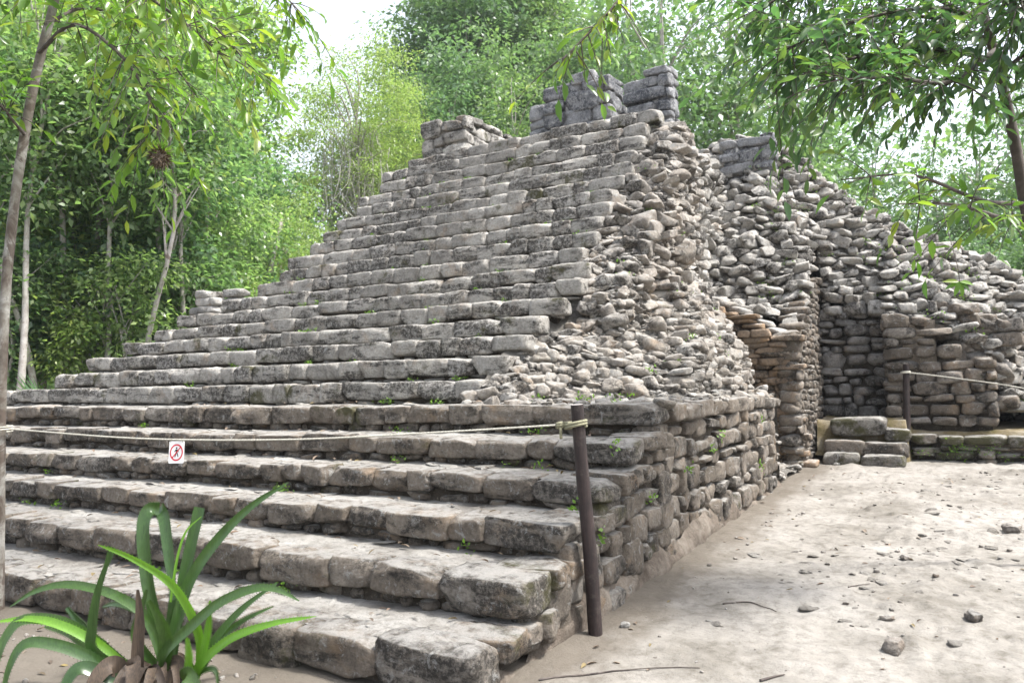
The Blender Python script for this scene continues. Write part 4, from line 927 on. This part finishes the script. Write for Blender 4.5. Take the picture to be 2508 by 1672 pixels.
# ------------------------------------------------------------------ giant bromeliad in the foreground
bb = at(400, 1690, 4.27); bb[2] = gz(bb[1])-.01
BR = empty('bromeliad', bb, 'large spiny bromeliad with arching strap leaves and brown dead leaves at its base', 'plant')
M_brom = leaf_mat('bromeliad_leaf', [(.020, .050, .013), (.048, .095, .02), (.030, .068, .016), (.06, .10, .025)], .25, .3, (1.3, 1.6, .6))
M_brol = leaf_mat('bromeliad_young_leaf', [(.10, .24, .02), (.14, .28, .03)], .35, .3, (1.3, 1.5, .6))
M_brod = leaf_mat('bromeliad_dead_leaf', [(.022, .014, .009), (.061, .041, .025), (.036, .023, .015)], .08, .75, (1, .9, .8))
for m_, lo, hi in ((M_brom, .62, 1.35), (M_brol, .8, 1.2), (M_brod, .45, 1.6)):   # lengthwise veins and blotches
    t = m_.node_tree; p = [q for q in t.nodes if q.type == 'BSDF_PRINCIPLED'][0]; c0 = p.inputs['Base Color'].links[0].from_socket
    co, _i = coords(t); mp = t.nodes.new('ShaderNodeMapping'); mp.inputs['Scale'].default_value = (150, 150, 9); t.links.new(co, mp.inputs[0])
    c1 = mix(t, 1, c0, ramp(t, noise(t, mp.outputs[0], 1, 3, .6), [(.3, (lo,)*3), (.7, (hi,)*3)]), 'MULTIPLY')
    c1 = mix(t, mul(t, thr(t, noise(t, co, 30, 4, .7), .66, .72), .6), c1, (.12, .085, .035)); t.links.new(c1, p.inputs['Base Color'])
fwh = np.array([_fw[0], _fw[1], 0]); fwh /= np.linalg.norm(fwh)
mbs = {0: MB(), 1: MB(), 2: MB()}
def strap(pts, w, dep, m, tipw=.12, twist=0.0, blunt=False, spines=True, basew=.8, cup=.13):
    """pts: (x, y) in the leaf survey grid; dep: (near/far start, end) offsets along the view, metres"""
    n = 26; q = np.array([[p[0]/2.8, 1150+p[1]/2.8] for p in pts]); u = (q[:, 0]-400)/452; v = (1690-q[:, 1])/452
    d = np.linspace(dep[0], dep[1], len(pts))
    c = spline(np.array([bb+_rt*a+np.array([0, 0, b])+fwh*e for a, b, e in zip(u, v, d)]), n)
    t = np.linspace(0, 1, n); wd = .82*w/2.8/452*np.interp(t, [0, .25, .6, .9, 1], [basew, 1, .85, .4, tipw] if not blunt else [basew, 1, 1, .97, .95])
    T = np.gradient(c, axis=0); T /= np.linalg.norm(T, axis=1, keepdims=True); vw = -fwh*math.cos(twist)+np.array([0, 0, 1])*math.sin(twist)
    S_ = np.cross(T, vw); S_ /= np.linalg.norm(S_, axis=1, keepdims=True); Nm = np.cross(S_, T)
    cols = np.array([-1, -.5, 0, .5, 1]); V = c[:, None]+S_[:, None]*(cols[None, :, None]*wd[:, None, None]/2)+Nm[:, None]*((cols**2)[None, :, None]*wd[:, None, None]*cup)
    I = np.arange(n*5).reshape(n, 5); F = np.stack([I[:-1, :-1], I[:-1, 1:], I[1:, 1:], I[1:, :-1]], -1).reshape(-1, 4); mb = mbs[m]
    mb.add(V.reshape(-1, 3)+0, F)
    if spines:                           # marginal spines
        k = 44; ti = np.linspace(1, n-2, k); e = []
        for s in (-1, 1):
            b = np.stack([np.interp(ti, np.arange(n), V[:, 0 if s < 0 else 4, a]) for a in range(3)], -1); Tq = np.stack([np.interp(ti, np.arange(n), T[:, a]) for a in range(3)], -1); Sq = np.stack([np.interp(ti, np.arange(n), S_[:, a]) for a in range(3)], -1)
            D = Sq*s+Tq*.5; D /= np.linalg.norm(D, axis=1, keepdims=True); mb.add(*kite(b, D, np.repeat(-fwh[None], k, 0), np.full(k, .008), np.full(k, .005)))
B0 = (1140, 1380)
strap([B0, (1200, 1050), (1290, 750), (1480, 480), (1700, 270), (1940, 122)], 100, (0, .12), 0, .08)
strap([B0, (1195, 900), (1240, 600), (1300, 290)], 100, (.06, .14), 0, blunt=True)
strap([(1180, 900), (1215, 620), (1270, 430), (1370, 330)], 24, (-.02, .02), 1, .3, spines=False)
strap([B0, (990, 900), (930, 620), (905, 400), (930, 302), (985, 300)], 112, (.05, .18), 0, blunt=True)
strap([(975, 298), (1035, 360), (1090, 560), (1140, 760), (1170, 900)], 105, (.20, .02), 0, .45, basew=1.0)
strap([(960, 1380), (700, 1200), (690, 1050), (740, 780), (845, 495)], 92, (-.06, -.12), 0, .75)
strap([(1370, 1340), (1385, 1130), (1310, 900), (1190, 720), (960, 560), (770, 468)], 78, (0, -.16), 1, .08)
strap([B0, (1000, 1030), (800, 880), (560, 808), (350, 795), (150, 850), (-20, 950)], 80, (0, .1), 0, .1, .5)
strap([B0, (930, 1080), (760, 1000), (620, 995), (500, 1030)], 60, (.1, .3), 0, .15, .5)
strap([(960, 1400), (700, 1180), (450, 1040), (230, 985), (-10, 1000)], 78, (-.02, -.05), 1, .1, .6)
strap([(940, 1420), (600, 1160), (480, 1060), (380, 965)], 76, (.04, .1), 0, .4, .4)
strap([(700, 1200), (450, 1030), (200, 990), (100, 1090), (62, 1260), (60, 1480)], 92, (.02, -.14), 0, .7, .5)
strap([(960, 1420), (680, 1220), (450, 1120), (290, 1110), (215, 1250), (185, 1480)], 95, (-.08, -.22), 0, .7, .5)
strap([(960, 1420), (650, 1300), (420, 1150), (210, 1100)], 88, (.05, .12), 0, .2, .5)
strap([B0, (1180, 1210), (1350, 1050), (1560, 880), (1800, 785), (1960, 790), (2110, 862)], 92, (-.08, -.16), 0, .1, .5)
strap([(1340, 1380), (1480, 1150), (1650, 970), (1865, 820)], 66, (0, .1), 0, .35, .3)
strap([(1360, 1400), (1420, 1290), (1620, 1130), (1900, 1030), (2210, 978)], 78, (-.05, -.12), 1, .06, .5)
strap([(1360, 1400), (1440, 1230), (1620, 1080), (1830, 990)], 60, (.05, .12), 0, .1, .5)
strap([(1370, 1400), (1430, 1200), (1470, 1040), (1490, 868)], 66, (-.04, -.1), 1, .3)
strap([(1320, 1400), (1350, 1250), (1345, 1100)], 60, (-.08, -.12), 1, .3)
strap([B0, (1190, 1150), (1165, 990), (1100, 845)], 118, (-.06, -.14), 0, .3)
strap([B0, (960, 1150), (985, 980), (1040, 800)], 84, (-.02, -.06), 0, .3)
strap([(1100, 1400), (1100, 1100), (1110, 900), (1100, 760)], 70, (.1, .16), 0, .3)
strap([(1000, 1420), (720, 1250), (630, 1330), (575, 1490)], 104, (-.15, -.3), 0, .6, .6)
strap([(1300, 1400), (1350, 1340), (1420, 1390), (1500, 1500)], 120, (-.1, -.2), 0, .4, .5)
strap([(1320, 1420), (1440, 1340), (1520, 1340), (1545, 1480)], 36, (-.05, -.1), 0, .3, .5)
strap([(1050, 1400), (1050, 1180), (1070, 960), (1062, 755)], 108, (-.16, -.2), 2, .22, spines=False)
strap([(960, 1350), (880, 1250), (800, 1330), (740, 1500)], 150, (-.12, -.28), 2, .8, .4, spines=False)
strap([(1040, 1330), (1060, 1215), (1080, 1320), (1010, 1500)], 130, (-.18, -.34), 2, .7, .5, spines=False)
strap([(1120, 1330), (1180, 1270), (1260, 1360), (1330, 1500)], 70, (-.14, -.3), 2, .6, .4, spines=False)
strap([(1150, 1330), (1250, 1270), (1300, 1330), (1310, 1480)], 90, (-.05, -.12), 2, .6, .4, spines=False)
for a in np.linspace(0, 6.28, 17)[:-1]:  # dead skirt
    strap([(1090+60*math.cos(a), 1330), (1090+170*math.cos(a), 1300+30*math.sin(a)), (1090+240*math.cos(a), 1420), (1090+280*math.cos(a), 1580)], random.uniform(40, 90), (.05*math.sin(a), .4*math.sin(a)-.1), 2, .5, .5, spines=False)
M3 = MB(); rs = np.random.default_rng(3); V, F = stones([bb+[-.0, 0, .05]], [[.24, .24, .2]], n=8, seed=2); M3.add(V, F)
under(BR, M3, 'root_crown', M_brod); under(BR, mbs[0], 'leaves', M_brom); under(BR, mbs[1], 'young_leaves', M_brol); under(BR, mbs[2], 'dead_leaves', M_brod)

# ------------------------------------------------------------------ ground litter, weeds, loose stones, twigs
rs = np.random.default_rng(61)
def on_ground(x, y): return float(ground_z(np.array(x), np.array(y)))
n = 750; X = rs.uniform(-.2, 4.2, n); Y = rs.uniform(-1.5, 9.3, n)
k = (X > .22) & ((rs.random(n) < .35) | (X > 1.0+rs.normal(0, .3, n)) | (X < .5)); X, Y = X[k], Y[k]
nl = 260; X = np.concatenate([X, rs.uniform(-6, 0, nl)]); Y = np.concatenate([Y, rs.uniform(-1.6, -.12, nl)])
s = .008+.035*rs.random(len(X))**3.2; mb = MB()
C = np.stack([X, Y, ground_z(X, Y)+s*.15], -1); S = np.stack([s*rs.uniform(.9, 1.5, len(s)), s, s*rs.uniform(.45, .8, len(s))], -1)
V, F = stones(C, S, euler(rs.normal(0, .2, len(s)), rs.normal(0, .2, len(s)), rs.uniform(0, 6.28, len(s))), n=3, chips=6, chip=(.6, .95), seed=3); mb.add(V, F)
M_clod = stone_mat('dirt_clod', [(.16, .14, .12), (.28, .25, .22), (.36, .33, .30), (.11, .095, .08)], dark=.35, moss=.1, lichen=.1)
n = 560; X = rs.uniform(.5, 4.2, n); Y = rs.uniform(-1.2, 8.5, n); k = (fbm2(X*1.6, Y*1.6, 48, 2)+.5*np.clip((X-1.2)/1.5, -1, .8) > .15); X, Y = X[k], Y[k]
s = .025+.085*rs.random(len(X))**2.4; C = np.stack([X, Y, ground_z(X, Y)-s*.02], -1); S = np.stack([s*rs.uniform(.9, 1.9, len(s)), s, s*rs.uniform(.2, .38, len(s))], -1)
V, F = stones(C, S, euler(rs.normal(0, .15, len(s)), rs.normal(0, .15, len(s)), rs.uniform(0, 6.28, len(s))), n=5, k=(2.2, 4), chips=6, chip=(.55, .95), rough=.16, seed=8)
cl = MB(); cl.add(V, F); M_crumb = soil_mat('crumbled_earth', (.12, .108, .094), (.19, .176, .157), (.25, .237, .218), 4, 24, 1.0)
tag(cl.build('earth_crumbs', M_crumb), kind='stuff')
tag(mb.build('pebbles', M_clod), kind='stuff')
n = 380; X = np.concatenate([rs.uniform(.1, 3.4, n), rs.uniform(-6, -.1, 130)]); Y = np.concatenate([rs.uniform(-.8, 8.5, n), rs.uniform(-1.4, -.1, 130)])
k = (X < .0) | (np.abs(X-.25) < .4*rs.random(len(X))) | (rs.random(len(X)) < .4); X, Y = X[k], Y[k]; n = len(X)
Zt = ground_z(X, Y)+.006
for st in range(6):                      # leaves lying on the lower treads
    m = 26; xx = rs.uniform(-6.5, -.3, m); yy = YS[st]+.2+rs.random(m)*.3; X = np.concatenate([X, xx]); Y = np.concatenate([Y, yy]); Zt = np.concatenate([Zt, np.full(m, ZS[st]+.035)])
n = len(X); D = rnd_unit(rs, n); D[:, 2] *= .15; D /= np.linalg.norm(D, axis=1, keepdims=True); L = rs.uniform(.03, .085, n)
mb = MB(); mb.add(*leaf6(np.stack([X, Y, Zt], -1), D, np.array([0, 0, 1])+rs.normal(size=(n, 3))*.25, L, L*rs.uniform(.3, .5, n), .15, .3)); tag(mb.build('fallen_leaves', L_dry), kind='stuff')
# weeds and moss tufts in the joints
mb = MB(); P = []
for st in range(1, 23):
    for q in range(3):
        x = rs.uniform(max(XL[st], -7), XR[st]-.2); c = np.array([x, YS[st]-.01, ZS[st-1]+.02]); m = rs.integers(8, 26); P.append(c+rs.normal(size=(m, 3))*np.array([.05, .015, .02])+[0, -.01, .01])
for q in range(22): 
    x, y = rs.uniform(-1.6, -.3), rs.uniform(3.3, 7); c = np.array([x, y, float(flank(np.array([x]), np.array([y]))[0])+.05]); P.append(c+rs.normal(size=(16, 3))*np.array([.05, .05, .02]))
for q in range(70):
    x, y = rs.uniform(-1.2, 3.4), rs.uniform(9.6, 12); z = float(mound(np.array([x]), np.array([y])))
    if z > .4: P.append(np.array([x, y-.05, z+.1])+rs.normal(size=(26, 3))*np.array([.09, .06, .05]))
for q in range(9):
    P.append(np.array([.03, rs.uniform(.8, 7), rs.uniform(.4, 1.2)])+rs.normal(size=(14, 3))*np.array([.015, .04, .03]))
for q in range(20):
    P.append(np.array([rs.uniform(1.4, 3.4), 10.1, rs.uniform(.36, .6)])+rs.normal(size=(16, 3))*np.array([.06, .02, .04]))
P = np.concatenate(P); n = len(P); D = rnd_unit(rs, n); D[:, 2] = np.abs(D[:, 2]); D[:, 1] -= .3; D /= np.linalg.norm(D, axis=1, keepdims=True); L = rs.uniform(.018, .045, n)
mb.add(*kite(P, D, rnd_unit(rs, n), L, L*.6)); tag(mb.build('wall_weeds', L_weed), kind='stuff')
def rock(px, py, s, label, m, seed, z=None, flat=.7, n=9, name='loose_stone', cat='stone', d=None):
    if d: p = at(px, py, d)
    else:
        dr = at(px, py, 1)-CAM; t = (.031*CAM[1]-CAM[2])/(dr[2]-.031*dr[1]); p = CAM+dr*t; p[2] = on_ground(p[0], p[1])
    V, F = stones([[0, 0, s*flat*.28]], [[s, s*.8, s*flat]], euler(*[np.array([a]) for a in (.1, .15, seed*.9)]), n=n, k=(3, 6), chips=9, chip=(.6, .92), seed=seed, rough=.07)
    o = link(name, V, [F], m); o.location = tuple(p); tag(o, label, cat); return o
rock(1795, 972, .26, 'pale angular block lying loose on the far end of the terrace', M_rub, 3, d=10.0, flat=.62)
rock(1868, 958, .2, 'flat pale block lying beside the angular one on the terrace end', M_rub, 4, d=10.1, flat=.5)
rock(2190, 1590, .13, 'largest dark stone half buried in the trodden earth at lower right', M_clod, 5)
rock(2380, 1520, .12, 'brown stone lying in the rough earth towards the right edge', M_clod, 6, flat=.5)
rock(2480, 1305, .18, 'brown lump of stone at the right edge in the rough earth', M_clod, 7, flat=.5)
rock(2220, 1375, .11, 'dark clod in the middle of the rough earth at right', M_clod, 8, flat=.4)
rock(1532, 1538, .075, 'small pale pebble beside the foot of the near rope post', M_rub, 9, flat=.5)
rock(2170, 1520, .09, 'dark flat stone above the half buried one at lower right', M_clod, 10, flat=.4)
rock(2050, 1140, .1, 'small pale stone at the foot of the chamber steps', M_rub, 11, flat=.6)
def twig(pts, r0, label, n=24):
    P = []
    for px, py in pts:
        dr = at(px, py, 1)-CAM; t = (.031*CAM[1]-CAM[2])/(dr[2]-.031*dr[1]); p = CAM+dr*t; p[2] = on_ground(p[0], p[1])+r0*.9; P.append(p)
    c = spline(P, n); c[:, 2] = np.maximum(c[:, 2], ground_z(c[:, 0], c[:, 1])+r0*.8); mb = MB(); mb.add(*tube(c, np.linspace(r0, r0*.4, n), 6, wob=.2)); o = mb.build('twig', B_dark, origin=c[n//2]); tag(o, label, 'twig')
twig([(1320, 1668), (1420, 1652), (1530, 1640), (1620, 1634), (1715, 1637)], .006, 'long thin dark twig on the earth at the bottom of the path')
twig([(1770, 1478), (1830, 1476), (1870, 1486), (1902, 1498)], .006, 'short curved dark twig in the middle of the path')
twig([(1862, 1664), (1890, 1656), (1922, 1652)], .008, 'stubby twig at the bottom edge right of the long one')
twig([(2078, 1446), (2100, 1438), (2130, 1432)], .005, 'thin straight twig lying near the dark clod')

# ------------------------------------------------------------------ bright humid air
m = bpy.data.materials.new('humid_air'); m.use_nodes = True; t = m.node_tree; t.nodes.clear()
o = t.nodes.new('ShaderNodeOutputMaterial'); pv = t.nodes.new('ShaderNodeVolumePrincipled'); pv.inputs['Color'].default_value = (.90, .95, 1.0, 1); pv.inputs['Density'].default_value = .0005
pv.inputs['Anisotropy'].default_value = .2; t.links.new(pv.outputs[0], o.inputs['Volume'])
mb = MB(); mb.add(*box(-165, 165, -65, 205, -3, 48)); tag(mb.build('haze', m, smooth=False), kind='stuff')
